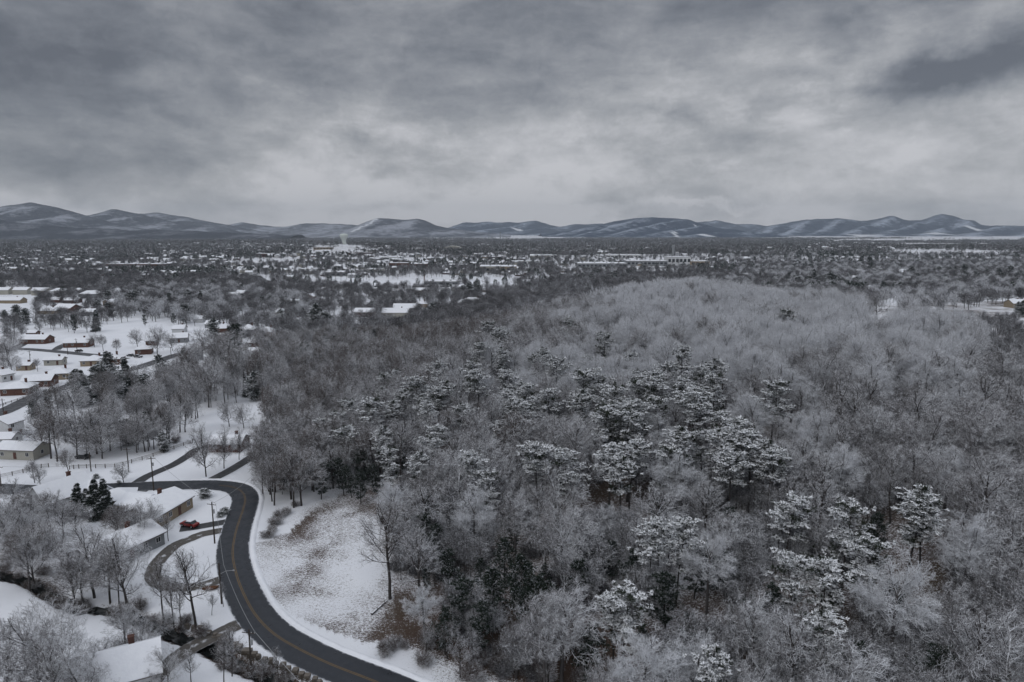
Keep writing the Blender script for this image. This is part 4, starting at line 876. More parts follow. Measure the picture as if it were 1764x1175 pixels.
HL = [ # px0, px1, base, roof, rot(deg), wall, look, depth, height
 (40, 88, 591, 'gable', -2, 'brick', 'long low brick ranch house', 9, 2.8), (116, 157, 597, 'gable', 8, 'brick', 'low brick ranch house with porch side', 9, 2.8), (49, 66, 579, 'gable', 0, 'brick', 'small brick shed', 5, 2.4),
 (98, 137, 537, 'gable', -18, 'brick', 'orange brick gabled house', 12, 4.0), (70, 100, 540, 'hip', 10, 'tan', 'low tan house with broad snowy roof', 12, 2.8),
 (0, 21, 507, 'gable', 0, 'cream', 'cream terraced block with plain snowy roof', 12, 5.5), (27, 53, 507, 'gable', 0, 'cream', 'cream terraced block with snowy roof', 12, 5.5), (59, 86, 508, 'gable', 0, 'cream', 'wide cream terraced block', 12, 5.5),
 (90, 118, 507, 'hip', 10, 'white', 'hip-roofed white house', 13, 4), (127, 147, 506, 'hip', 0, 'grey', 'grey hip-roofed house', 11, 4), (140, 176, 513, 'hip', 15, 'grey', 'large grey house with steep snowy roof', 14, 4.5),
 (0, 42, 522, 'gable', 0, 'tan', 'very long low tan building', 11, 3), (86, 107, 521, 'gable', 0, 'brick2', 'small dark brick house', 9, 3), (113, 138, 522, 'gable', 5, 'brick2', 'dark brick bungalow', 9, 3),
 (180, 206, 527, 'gable', 60, 'tan', 'tan house showing its gable end', 10, 4), (187, 217, 508, 'hip', 0, 'white', 'broad white hip-roofed house', 13, 4), (141, 166, 543, 'gable', 5, 'grey', 'grey bungalow', 10, 3),
 (81, 111, 628, 'gable', 8, 'cream', 'cream single-storey cabin', 5.5, 2.7), (177, 211, 626, 'hip', 12, 'brick', 'brick house with snowy hip roof', 10, 2.8), (146, 181, 628, 'hip', 12, 'tan', 'low tan bungalow', 10, 2.6),
 (86, 123, 651, 'hip', 14, 'tan', 'tan hip-roofed bungalow', 10, 2.7), (46, 93, 664, 'gable', 14, 'brick', 'orange brick gabled bungalow', 9, 2.8), (12, 57, 677, 'hip', 14, 'brick', 'brick bungalow with white porch posts', 10, 2.7),
 (-8, 18, 656, 'gable', 70, 'white', 'white gabled cottage', 8, 3.2), (236, 262, 609, 'hip', 20, 'brick', 'brick house with hipped snowy roof', 9, 2.8), (254, 272, 594, 'gable', 20, 'brick', 'small brick house', 8, 2.8),
 (296, 324, 589, 'gable', 20, 'grey', 'pale gabled house', 10, 3), (357, 377, 564, 'gable', 0, 'grey', 'grey bungalow', 9, 2.8), (371, 391, 572, 'gable', 20, 'brick', 'orange brick gabled house', 9, 2.9),
 (36, 54, 637, 'gable', 5, 'tan', 'tiny tan outbuilding', 5, 2.5), (-6, 30, 752, 'gable', 78, 'white', 'white two-storey farmhouse', 9, 5.2), (6, 78, 786, 'gable', -6, 'cream', 'long white single-storey shed', 7, 3.0),
 (-12, 30, 765, 'gable', 5, 'white', 'low white outbuilding', 6, 2.4), (368, 424, 773, 'gable', 0, 'brick2', 'dark brick ranch house', 8, 2.6),
 (338, 352, 555, 'gable', 0, 'white', 'small white house', 9, 3), (340, 362, 510, 'gable', 10, 'white', 'white gabled house', 11, 4),
 (659, 706, 549, 'gable', 0, 'cream', 'long pale apartment block', 13, 5.5), (678, 720, 541, 'gable', 0, 'grey', 'long grey apartment block', 13, 6), (612, 649, 545, 'gable', 0, 'brick2', 'low dark long block', 12, 4),
 (657, 679, 571, 'gable', 0, 'tan', 'low tan bungalow', 9, 2.8), (716, 737, 529, 'hip', 0, 'tan', 'tan hip-roofed house', 12, 3.5), (789, 838, 528, 'hip', 5, 'white', 'broad white building', 20, 4), (856, 872, 530, 'hip', 5, 'grey', 'grey hip-roofed house', 12, 3), (844, 863, 543, 'gable', 0, 'tan', 'low tan house', 10, 3),
 (415, 442, 574, 'hip', 0, 'grey', 'broad grey bungalow', 12, 3), (444, 476, 578, 'hip', 0, 'tan', 'tan bungalow with brick end', 11, 3), (508, 521, 562, 'gable', 70, 'white', 'steep white gabled house', 9, 4), (474, 492, 552, 'hip', 5, 'grey', 'grey hip-roofed bungalow', 12, 3),
 (380, 391, 571, 'gable', 60, 'brick2', 'dark brick gabled house', 9, 3), (394, 412, 515, 'gable', 0, 'white', 'white long house', 12, 4), (469, 492, 543, 'gable', 10, 'tan', 'tan gabled house', 10, 3), (501, 517, 528, 'gable', 0, 'brick2', 'dark gabled house', 12, 4), (387, 430, 621, 'hip', 0, 'grey', 'long grey low building', 12, 3), (430, 452, 614, 'gable', 5, 'brick2', 'low brick house', 9, 2.8),
 (397, 424, 604, 'gable', 0, 'tan', 'tan bungalow among bare trees', 9, 2.8), (430, 455, 597, 'hip', 0, 'brick', 'brick bungalow among bare trees', 9, 2.8), (540, 560, 553, 'hip', 0, 'white', 'white bungalow', 10, 3), (300, 320, 573, 'gable', 10, 'white', 'white bungalow', 9, 3),
 (1264, 1289, 478, 'gable', 0, 'grey', 'long pale hilltop barn', 11, 4), (1290, 1301, 481, 'gable', 0, 'tan', 'small tan outhouse', 8, 3), (1551, 1578, 484, 'gable', 0, 'tan', 'tan ranch house', 11, 3), (1458, 1484, 497, 'hip', 0, 'brick', 'low brick house with hipped roof', 11, 3), (1478, 1500, 500, 'gable', 0, 'brick2', 'low dark brick house', 10, 3),
 (1691, 1706, 484, 'gable', 40, 'tan', 'gabled tan house', 10, 4), (1719, 1729, 480, 'gable', 0, 'grey', 'small grey house', 9, 4), (1733, 1754, 483, 'gable', 20, 'brick2', 'brick house with two snowy roof slopes', 11, 4), (1463, 1478, 452, 'gable', 0, 'grey', 'pale grey house', 12, 5), (1470, 1490, 470, 'hip', 0, 'tan', 'tan bungalow', 12, 3), (1434, 1443, 480, 'gable', 60, 'white', 'narrow white house', 9, 4), (1652, 1661, 508, 'gable', 30, 'white', 'white cottage', 8, 4), (1736, 1760, 530, 'gable', 0, 'tan', 'tan house half hidden by a pine', 11, 3.5), (1438, 1452, 490, 'gable', 30, 'grey', 'grey gabled house', 10, 4), (1676, 1684, 486, 'gable', 50, 'grey', 'tiny grey house', 7, 4), (1548, 1560, 470, 'gable', 0, 'brick2', 'dark brick house', 10, 4)]
for px0, px1, pb, rf, ro, wl, lk, dd_, hh in HL:
    w = hw(px0, px1, pb); w = max(w, 7); big = pb > 560
    house((px0+px1)/2, pb-dd_*0.0, w*(0.95 if abs(ro) < 40 else 0.8), dd_, hh, rf, R(ro), wl, 0.42 if pb > 600 else 0.5, 2 if pb > 575 else 0, lk, chim=pb > 520 and 'shed' not in lk)
# houses close to the road
house(108, 873, 12, 8, 3.6, 'gable', R(62), 'white', 0.85, 2, 'tall white gabled house with steep snowy roof', wing=(6.0, -5.5, 6, 6, 2.6))
house(206, 872, 7.5, 7, 2.6, 'hip', R(25), 'tan', 0.55, 2, 'square tan garage with snowy hip roof', 'garage', chim=False)
house(270, 890, 13.5, 10.5, 2.8, 'gable', R(79), 'tan', 0.34, 2, 'tan ranch house with wide snowy roof', wing=(3.0, 7.0, 8, 7, 2.5))
house(203, 957, 16, 9.5, 2.8, 'gable', R(66), 'grey', 0.40, 2, 'grey house behind bare creekside trees')
house(196, 1182, 13, 10, 3.2, 'gable', R(28), 'white', 0.5, 2, 'white house with broad snowy roof beside the creek track')
# ------------------------------------------------------------------ far town
CLEAR_FAR = [[(515, 432), (545, 424), (600, 422), (640, 426), (655, 433), (600, 437), (530, 438)], [(370, 452), (420, 447), (500, 446), (535, 451), (500, 455), (400, 458)], [(515, 492), (530, 486), (610, 485), (760, 482), (870, 483), (900, 486), (860, 492), (700, 497), (620, 496), (520, 496)],
   [(640, 451), (690, 444), (740, 447), (745, 452), (700, 453)], [(1510, 433), (1560, 431), (1690, 432), (1760, 434), (1764, 439), (1700, 441), (1560, 440)], [(1340, 430), (1430, 429), (1432, 432), (1340, 433)], [(1045, 445), (1100, 441), (1110, 446), (1050, 449)], [(960, 463), (1010, 459), (1150, 457), (1220, 455), (1225, 462), (1100, 467), (960, 467)],
   [(800, 412), (1040, 408), (1100, 406), (1130, 408), (900, 413)], [(1380, 414), (1620, 410), (1764, 410), (1764, 414), (1500, 416)], [(150, 404), (210, 404), (205, 409), (160, 409)], [(1520, 420), (1560, 419), (1680, 421), (1680, 424), (1560, 424)], [(200, 515), (240, 512), (230, 545), (200, 548)], [(560, 512), (640, 508), (660, 514), (570, 518)], [(850, 498), (905, 497), (900, 520), (850, 522)], [(480, 508), (520, 506), (520, 512), (480, 514)]]
def town(px, py):
    """how built-up the ground is there, 0..1"""
    v = 0.0
    for cx_, cy_, sx, sy, a in ((250, 443, 300, 16, .9), (120, 460, 200, 13, .8), (600, 458, 260, 14, .85), (450, 432, 200, 8, .5), (800, 440, 190, 14, .8), (960, 440, 110, 10, .5), (700, 470, 260, 8, .6), (280, 468, 260, 10, .7), (1090, 455, 130, 9, .5), (1430, 424, 90, 7, .5), (1470, 462, 60, 30, .5), (1620, 421, 150, 6, .5), (880, 506, 80, 12, .5), (60, 440, 120, 8, .5), (700, 505, 150, 10, .35), (420, 545, 140, 30, .4)):
        v = max(v, a*math.exp(-((px-cx_)/sx)**2-((py-cy_)/sy)**2))
    return v
def in_far_clear(px, py):
    a = np.array([px]); b = np.array([py]); return any(poly_in(a, b, g)[0] for g in CLEAR_FAR)
rt = random.Random(21)
def simple_house(name='house'):
    """variants of a small far house: one mesh, wall and snow"""
    out = []
    for i, (w, d, h, p, wl) in enumerate([(14, 9, 3, .5, 'brick2'), (12, 9, 5.2, .6, 'white'), (16, 10, 3.2, .45, 'tan'), (11, 8, 5.5, .75, 'grey'), (13, 10, 3, .5, 'brick'), (22, 11, 6, .45, 'cream')]):
        m = MB(); m.prism([(-d/2, -3), (d/2, -3), (d/2, h), (0, h+d/2*p-.1), (-d/2, h)], -w/2, w/2, 0)
        a = d/2+.5; m.prism([(-a, h-.3), (0, h+d/2*p), (a, h-.3), (a, h+.1), (0, h+d/2*p+.4), (-a, h+.1)], -w/2-.5, w/2+.5, 1)
        m.box(w*.2-.4, w*.2+.4, -.4, .4, h, h+d/2*p+1.3, 2)
        for s in (-1, 1):
            for k in range(3):
                for st in range(1 if h < 4 else 2):
                    cx_ = -w/2+w*(k+.5)/3; m.box(cx_-.7, cx_+.7, min(s*d/2, s*(d/2+.08)), max(s*d/2, s*(d/2+.08)), 1+st*2.6, 2.3+st*2.6, 3)
        out.append(m.mesh(name, [M[wl], M['snow'], M['brick2'], M['pane']]))
    return out
FARH = simple_house()
FLOOK = ['low dark brick house', 'white two-storey house', 'tan bungalow', 'steep-roofed grey house', 'low red brick house', 'long cream apartment block']
cand = []
tries = 0
while len(cand) < 900 and tries < 60000:
    tries += 1
    py = rt.uniform(417, 515); px = rt.uniform(-30, 1790)
    if py > 478 and 1020 < px < 1400: continue
    if rt.random() > town(px, py)**1.2*min(1, (22/(py-395))**1.0+.15): continue
    if in_far_clear(px, py): continue
    x, y, z = ground(px, py)
    if rt.random() > ss(.34, .52, float(fbm(np.float64(px/70.), np.float64(py/7.)))): continue
    if any(abs(x-c[0]) < 17 and abs(y-c[1]) < 20 for c in cand): continue
    cand.append((x, y, z, px, py))
cand.sort(key=lambda c: c[1])
for i, (x, y, z, px, py) in enumerate(cand[:205]):
    k = rt.choice([0, 1, 2, 3, 4, 1, 5])
    o = link('house', FARH[k], None, (x, y, z-.2)); o.rotation_euler = (0, 0, rt.choice([0, .2, -.3, 1.57, .5])); HOUSES_PX.append((x, y, 8))
    reg(o, FLOOK[k], 'house', 'houses of the town in the valley')
def tri_np(me):
    vs = np.empty(len(me.vertices)*3); me.vertices.foreach_get('co', vs); return vs.reshape(-1, 3)
# larger buildings
def block(px0, px1, pyb, d, h, wall, look, name='building', rise=0.0, cat='building'):
    w = hw(px0, px1, pyb); x, y, z = ground((px0+px1)/2, pyb); y += d/2
    o = bpy.data.objects.new(name, None); C.objects.link(o); o.location = (x, y, min(z, float(T(x, y)))-.3)
    HOUSES_PX.append((x, y, w/2))
    m = MB(); m.box(-w/2, w/2, -d/2, d/2, -3, h); m.obj('wall', M[wall], o)
    if rise > 0:
        m = MB(); n = 10; pr = [(-d/2-.5, h-.2)]+[(-d/2-.5+(d+1)*i/n, h+.1+rise*math.sin(math.pi*i/n)) for i in range(n+1)]+[(d/2+.5, h-.2)]
        if name == 'arena':
            m = MB(); pr = [(-w/2-.5, h-.2)]+[(-w/2-.5+(w+1)*i/n, h+.1+rise*math.sin(math.pi*i/n)) for i in range(n+1)]+[(w/2+.5, h-.2)]
            m.prism(pr, -d/2, d/2); m.v = [(b, a, c_) for a, b, c_ in m.v]; m.f = [f[::-1] for f in m.f]
        else: m.prism(pr, -w/2-.5, w/2+.5)
        m.obj('roof', M['snow'] if name != 'arena' else M['cream'], o)
    else:
        m = MB(); m.box(-w/2-.2, w/2+.2, -d/2-.2, d/2+.2, h+.003, h+.6); r = m.obj('roof', M['trim'], o)
        m = MB(); m.box(-w/2+.1, w/2-.1, -d/2+.1, d/2-.1, h+.603, h+.85); m.obj('snow_cover', M['snow'], r)
        for i in range(max(1, int(w/22))):
            a = -w/2+w*(i+.5)/max(1, int(w/22)); m = MB(); m.box(a-1.6, a+1.6, -1.2, 1.2, h+.86, h+2.3); m.obj('rooftop_unit', M['metal'], r)
    for i in range(max(2, int(w/9))):
        n = max(2, int(w/9)); a = -w/2+w*(i+.5)/n
        m = MB(); m.box(a-w/n*.32, a+w/n*.32, -d/2-.1, -d/2, h*.35, h*.75); m.obj('window', M['pane'], o)
    reg(o, look, cat); return o
block(183, 284, 464, 30, 11, 'brick2', 'very long dark red brick factory'); block(670, 702, 463, 25, 12, 'brick', 'bright red brick block')
block(826, 862, 470, 60, 12, 'cream', 'pale yellow warehouse'); block(862, 890, 469, 60, 11, 'tan', 'beige warehouse'); block(707, 735, 462, 25, 9, 'brick2', 'dark brick workshop')
block(372, 434, 486, 30, 6, 'cream', 'long flat cream warehouse'); block(440, 480, 443, 30, 9, 'brick2', 'brick school block'); block(640, 690, 449, 60, 9, 'white', 'white flat-roofed store')
block(1045, 1105, 446, 50, 10, 'white', 'long white flat-roofed plant'); block(995, 1080, 461, 60, 9, 'grey', 'long grey factory shed'); block(1080, 1150, 458, 60, 11, 'grey', 'wide grey factory hall'); block(1150, 1190, 456, 40, 18, 'white', 'tall white mill building')
block(1190, 1222, 457, 40, 9, 'tan', 'low tan loading shed'); block(762, 796, 432, 50, 9, 'tan', 'domed arena with curved cream roof', 'arena', 9, 'arena'); block(540, 572, 430, 20, 7, 'tan', 'low tan hall on the snowy knoll'); block(410, 436, 425, 25, 9, 'white', 'pale school building')
block(20, 50, 433, 20, 9, 'tan', 'tan office block'); block(320, 345, 452, 25, 8, 'white', 'white flat store'); block(880, 930, 456, 30, 8, 'white', 'long low white store'); block(596, 640, 440, 25, 8, 'brick2', 'brick town hall'); block(500, 545, 470, 30, 7, 'white', 'white depot'); block(730, 790, 491, 25, 5, 'grey', 'grey railway shed')
for a_, b_, w_, h_, wl_ in ((95, 447, 34, 7, 'white'), (150, 437, 26, 7, 'tan'), (355, 437, 30, 7, 'grey'), (300, 474, 34, 6, 'white'), (560, 476, 36, 7, 'grey'), (625, 470, 30, 6, 'cream'), (770, 462, 34, 7, 'grey'), (930, 445, 30, 8, 'white'), (840, 447, 26, 7, 'brick2'), (40, 470, 40, 7, 'white'), (960, 468, 34, 6, 'tan'), (700, 432, 30, 8, 'white')):
    block(a_, a_+w_, b_, 45, h_, wl_, {'white': 'white', 'tan': 'tan', 'grey': 'grey', 'cream': 'cream', 'brick2': 'dark brick'}[wl_]+' flat-roofed town store with snowy roof')
# ------------------------------------------------------------------ water tower, stacks, poles
x, y, z = ground(593, 421); dep = y
o = bpy.data.objects.new('water_tower', None); C.objects.link(o); o.location = (x, y, z-.5)
u = dep/FPX
m = MB(); m.lathe([(3.9*u, 0), (3.4*u, 4*u), (3.6*u, 8*u)], 28); b_ = m.obj('pedestal', M['tank'], o, smooth=True)
m = MB(); m.lathe([(3.6*u, 8*u), (5.6*u, 11*u), (6.9*u, 14*u), (7.1*u, 15.2*u), (6.9*u, 16.6*u), (5.6*u, 17.6*u), (3*u, 18.2*u), (0.01, 18.4*u)], 28); m.obj('tank', M['tank'], o, smooth=True)
reg(o, 'pale green bulb-shaped water tower on the snowy knoll', 'water tower')
def stack(px, pb, pt, r, mat, look, cat='chimney'):
    x, y, z = ground(px, pb); h = (pb-pt)*y/FPX; m = MB(); m.lathe([(r, -2), (r*.75, h), (r*.85, h+.1), (r*.85, h+r*.5), (0.01, h+r*.5)], 12)
    o = m.obj('smokestack', M[mat], None, smooth=True); o.location = (x, y, z); reg(o, look, cat)
stack(1159, 452, 424, 4, 'metal', 'tall pale smokestack above the factory'); stack(1150, 452, 440, 3.5, 'white', 'shorter white silo by the factory', 'silo'); stack(1166, 450, 436, 5, 'white', 'broad white silo by the factory', 'silo'); stack(862, 411, 400, 6, 'grey', 'far grey smokestack on the plain')
stack(731, 489, 474, .8, 'rust', 'thin rust-red mast beside the railway', 'mast')
def pole(px, pb, pt, look, arm=True, lamp=0, cross=1):
    x, y, z = ground(px, pb); dep = y*math.cos(PITCH)-(z-CAMZ)*math.sin(PITCH); h = min(13, max(6, (pb-pt)*dep/FPX*1.03))
    o = bpy.data.objects.new('utility_pole', None); C.objects.link(o); o.location = (x, y, z-.2); o.rotation_euler = (0, 0, rt.uniform(-.3, .3))
    m = MB(); m.tube([(0, 0, 0), (0, 0, h*.5), (0, 0, h)], [.17, .145, .12], 8); m.obj('post', M['pole'], o)
    for c_ in range(cross):
        m = MB(); zc = h-.5-c_*.9; m.box(-1.15, 1.15, -.18, -.125, zc-.06, zc+.06); a = m.obj('crossarm', M['pole'], o)
        for q in (-1.05, -.5, .5, 1.05): m = MB(); m.tube([(q, -.15, zc+.06), (q, -.15, zc+.24)], [.05, .035], 6); m.obj('insulator', M['frame'], a)
    if lamp:
        m = MB(); m.tube([(0, 0, h*.74), (lamp*1.2, 0, h*.80), (lamp*2.4, 0, h*.80)], .045, 6); a = m.obj('lamp_arm', M['metal'], o)
        m = MB(); m.lathe([(.02, .1), (.16, .06), (.22, -.06), (.01, -.09)], 10); q = m.obj('lamp_head', M['metal'], a); q.location = (lamp*2.5, 0, h*.80)
    elif h > 8:
        m = MB(); m.tube([(.32, 0, h-2.6), (.32, 0, h-1.7)], .22, 10); m.obj('transformer', M['metal'], o)
    reg(o, look, 'utility pole'); return Vector((x, y, z-.2+h-.3))
PT = {}
for k, a in dict(a=(434, 1166, 1078, 'wooden utility pole', 1, 0, 1), b=(382, 1040, 966, 'wooden utility pole with street lamp arm', 1, 1, 0), c=(370, 936, 862, 'tall dark utility pole', 1, 0, 1), d=(265, 845, 785, 'wooden utility pole', 1, 0, 1), e=(222, 813, 770, 'slim wooden utility pole', 1, 0, 1),
                 f=(3, 846, 800, 'wooden utility pole', 1, 0, 1), g=(8, 726, 686, 'wooden utility pole', 1, 0, 1), h=(53, 630, 604, 'wooden utility pole', 1, 0, 1), i=(133, 607, 583, 'wooden utility pole', 1, 0, 1), j=(295, 615, 600, 'wooden utility pole', 1, 0, 1), k=(117, 611, 592, 'wooden utility pole', 1, 0, 1), l=(157, 812, 780, 'thin wooden utility pole', 1, 0, 0), m=(453, 852, 800, 'thin utility pole at the bend', 1, 0, 1)).items():
    PT[k] = pole(*a)
def wire(a, b, sag, look, off=0.9):
    A, B = PT[a], PT[b]; pts = [A.lerp(B, t)+Vector((0, 0, -sag*4*t*(1-t))) for t in [i/14 for i in range(15)]]
    m = MB(); m.tube([p+Vector((off, 0, 0)) for p in pts], .032, 4); o = m.obj('power_line', M['metal']); reg(o, look, 'power line')
PT['z'] = PT['a']+Vector((38, -42, 2))
for a, b in ('ab', 'bc', 'cd', 'de', 'df', 'za'):
    wire(a, b, 1.0, 'thin pale overhead wire strung between poles', .9); 
wire('c', 'm', 1.0, 'thin overhead wire crossing the bend of the road', 0)
# rail fences
def fence(pp, look, sp=2.8, hgt=1.25):
    L = world_line(pp, sp); o = bpy.data.objects.new('rail_fence', None); C.objects.link(o); x0, y0 = L[0]; z0 = float(T(x0, y0)); o.location = (x0, y0, z0)
    m = MB()
    P_ = [Vector((a-x0, b-y0, float(T(a, b))-z0)) for a, b in L]
    for i, p in enumerate(P_):
        q = MB(); q.box(p.x-.08, p.x+.08, p.y-.08, p.y+.08, p.z-.3, p.z+hgt); q.obj('post', M['fence'], o)
    for lv in (.45, .8, 1.12):
        q = MB()
        for a, b in zip(P_[:-1], P_[1:]): q.tube([a+Vector((0, -.1, lv*hgt/1.25)), b+Vector((0, -.1, lv*hgt/1.25))], .055, 4)
        q.obj('rail', M['fence'], o)
    reg(o, look, 'fence')
fence([(120, 809), (136, 807), (165, 806.5), (198, 805.5), (227, 798), (264, 787), (300, 774), (332, 763)], 'long wooden post and rail fence across the snowy field', 3.0)
fence([(0, 824), (40, 815), (60, 808), (84, 805)], 'short length of wooden rail fence by the field edge', 2.8)
fence([(392, 1118), (430, 1136), (470, 1151), (520, 1172), (560, 1192)], 'weathered rail fence running beside the creek below the road', 2.4, 1.0)
fence([(0, 700), (30, 690), (60, 680)], 'low fence beside the suburban avenue', 3.0, .9)
# stone creek wall
m = MB(); L = offset_line(CREEKL, 2.4)[int(len(CREEKL)*.62):]
for i, (a, b) in enumerate(L):
    for k in range(2):
        s_ = rt.uniform(.28, .5); z_ = float(T(a, b))+.15+k*.38; c_, d_ = a+rt.uniform(-.15, .15), b+rt.uniform(-.15, .15); m.box(c_-s_, c_+s_, d_-s_, d_+s_, z_-.35, z_+.18)
o = m.obj('stone_wall', M['stone']); reg(o, 'rough stone retaining wall along the creek', 'wall'); 
# vehicles
def rounded(prof, w, m, mat=0, inset=0.0):
    m.prism(prof, -w/2, w/2, mat)
def car(px, py, rot, paint, look, kind='pickup', name='parked_car'):
    x, y, z = ground(px, py); o = bpy.data.objects.new(name, None); C.objects.link(o); o.location = (x, y, z+.08); o.rotation_euler = (0, 0, rot)
    m = MB()
    if kind == 'pickup':
        m.prism([(-2.6, .45), (2.55, .45), (2.6, .95), (1.3, 1.08), (-.75, 1.08), (-.8, .85), (-2.55, .85), (-2.6, 1.08)][::1], -.93, .93)
        bd = m.obj('body', M[paint], o); m = MB(); m.prism([(-.72, 1.083), (1.25, 1.083), (.7, 1.72), (-.6, 1.74)], -.82, .82); cb = m.obj('cab', M[paint], o)
        m = MB(); m.prism([(-.55, 1.16), (1.0, 1.16), (.6, 1.62), (-.5, 1.64)], -.835, .835); m.obj('side_glass', M['pane'], cb)
        m = MB(); m.prism([(-.5, 1.743), (.6, 1.723), (.6, 1.83), (-.5, 1.85)], -.75, .75); m.obj('roof_snow', M['snow'], cb)
        m = MB(); m.box(-.8, .8, -2.5, -.85, .86, 1.02); m.obj('bed_snow', M['snow'], bd)
    else:
        m.prism([(-2.2, .4), (2.2, .4), (2.25, .8), (1.2, .95), (-1.6, .98), (-2.2, .9)], -.88, .88); bd = m.obj('body', M[paint], o)
        m = MB(); m.prism([(-1.6, .983), (1.15, .953), (.45, 1.42), (-1.1, 1.45)], -.76, .76); cb = m.obj('cab', M['pane'], o)
        m = MB(); m.prism([(-1.05, 1.455), (.42, 1.425), (.42, 1.55), (-1.05, 1.58)], -.7, .7); m.obj('roof_snow', M['snow'], cb)
    fx = 1.65 if kind == 'pickup' else 1.4
    for yy_ in (-fx, fx):
        for xx_ in (-.86, .86):
            m = MB(); n = 14
            for i in range(1): m.tube([(xx_-.11, yy_, .38), (xx_+.11, yy_, .38)], .38, n)
            wv = m.obj('wheel', M['tyre'], o); m = MB(); q = .125 if xx_ > 0 else -.125; m.tube([(xx_+q-.02, yy_, .38), (xx_+q+.02, yy_, .38)], .2, 10); m.obj('rim', M['metal'], wv)
    yf = 2.6 if kind == 'pickup' else 2.25
    for xx_ in (-.65, .65): m = MB(); m.box(xx_-.16, xx_+.16, yf-.06, yf+.03, .66, .82); m.obj('headlight', M['frame'], o)
    reg(o, look, 'car')
car(327, 907, R(70), 'red', 'small red car parked on the short driveway beside the tan ranch house', 'sedan')
car(143, 790, R(80), 'black', 'dark car parked under the bare trees', 'sedan'); car(136, 606, R(80), 'black', 'dark car parked on the suburban street', 'sedan'); car(225, 614, R(70), 'black', 'dark car parked near the brick houses', 'sedan'); car(238, 616, R(70), 'black', 'dark pickup by the avenue', 'pickup', 'pickup_truck'); car(420, 770, R(90), 'black', 'dark car beside the dark brick ranch house', 'sedan')
def boat(px, py, rot, look, L=3.2):
    x, y, z = ground(px, py); m = MB(); n = 9; out = []; V = []
    for i in range(n):
        t = i/(n-1); w = .62*math.sin(math.pi*min(.97, max(.03, t)))**.6; r_ = .18*(2*t-1)**2
        V += [(-L/2+L*t, -w, .45+r_), (-L/2+L*t, -w*.6, .05+r_), (-L/2+L*t, w*.6, .05+r_), (-L/2+L*t, w, .45+r_), (-L/2+L*t, w*.85, .40+r_), (-L/2+L*t, w*.5, .15+r_), (-L/2+L*t, -w*.5, .15+r_), (-L/2+L*t, -w*.85, .40+r_)]
    F = [(i*8+j, (i+1)*8+j, (i+1)*8+(j+1) % 8, i*8+(j+1) % 8) for i in range(n-1) for j in range(8)]
    m.add(V, F); m.add([(-.1, -.5, .36), (.1, -.5, .36), (.1, .5, .36), (-.1, .5, .36), (-.1, -.5, .4), (.1, -.5, .4), (.1, .5, .4), (-.1, .5, .4)], [(0, 3, 2, 1), (4, 5, 6, 7), (0, 1, 5, 4), (1, 2, 6, 5), (2, 3, 7, 6), (3, 0, 4, 7)])
    o = m.obj('rowing_boat', M['rust'], None); o.location = (x, y, z+.05); o.rotation_euler = (0, 0, rot); reg(o, look, 'rowing boat')
def log(p0, p1, r0, look):
    a = ground(*p0); b = ground(*p1); A = Vector((0, 0, .25)); B = Vector((b[0]-a[0], b[1]-a[1], b[2]-a[2]+.3)); m = MB()
    m.tube([A, A.lerp(B, .5)+Vector((0, .15, -.05)), B], [r0, r0*.8, r0*.45], 8)
    for t in (.35, .6, .8):
        q = A.lerp(B, t); m.tube([q, q+Vector((rt.uniform(-.8, .8), rt.uniform(-.5, .9), .8))], [r0*.35, r0*.12], 5)
    o = m.obj('fallen_log', M['trunk']); o.location = a; reg(o, look, 'log')
log((640, 1060), (668, 1036), .22, 'fallen snowy trunk lying at the foot of the lone tree in the clearing')
log((640, 832), (675, 808), .2, 'fallen snowy trunk at the top edge of the clearing under the pines')
boat(363, 1016, R(15), 'small brown rowing boat lying on the snow inside the loop drive')
# ------------------------------------------------------------------ plant everything
HP = np.array([(a, b, r) for a, b, r in HOUSES_PX])
def hits_house(x, y, pad=1.5): return bool((np.hypot(HP[:, 0]-x, HP[:, 1]-y) < HP[:, 2]*0.8+pad).any())
NV = dict(frost=4, mid=4, bare=4, open=3, thin=3, lone=1, bush=2, pine=5, darkpine=2, cone=2, ever=2)
LOOK = dict(lone=['tall lone dark bare tree standing in the snowy clearing beside the road bend'], frost=['thickly frosted pale bare tree', 'tall frosted bare tree'], mid=['snow-dusted bare tree', 'grey bare tree with snowy limbs'], bare=['dark bare tree', 'slender dark bare tree'], open=['spreading bare tree', 'round-headed bare tree'], thin=['thin sparse bare tree', 'spindly bare tree'], bush=['leafless brown bush'])
HY = [(a, b, r) for a, b, r in HOUSES_PX if b > 215][:len(HL)]
HYA = np.array([(a/b, b, r/b) for a, b, r in HY])
def in_yard(x, y):
    k = (np.abs(HYA[:, 0]-x/y) < HYA[:, 2]) & (y < HYA[:, 1]+6) & (y > HYA[:, 1]-14-np.where(HYA[:, 0] > .25, 0.22, 0.05)*HYA[:, 1]); return bool(k.any())
NL = len(LEFT_BARE)
bare = []
for i, c in enumerate(CAND):
    if c[3] in ('darkpine',): continue
    if i > N_HILL+NL and in_yard(c[0], c[1]) and rnd.random() > .12: continue
    if c[3] != 'bush' and hits_house(c[0], c[1]) : 
        if not any(abs(c[0]-a) < .01 for a in ()): 
            if c[1] > 250 or c[2] > 12 or True:
                if hits_house(c[0], c[1], -1.0): continue
    bare.append(c)
def depth_of(c): return c[1]
trees = [c for c in bare if c[3] != 'bush']; bushes = [c for c in bare if c[3] == 'bush']
trees.sort(key=lambda c: (c[1]-c[2]*2.0 if c[3] == 'open' else c[1]))
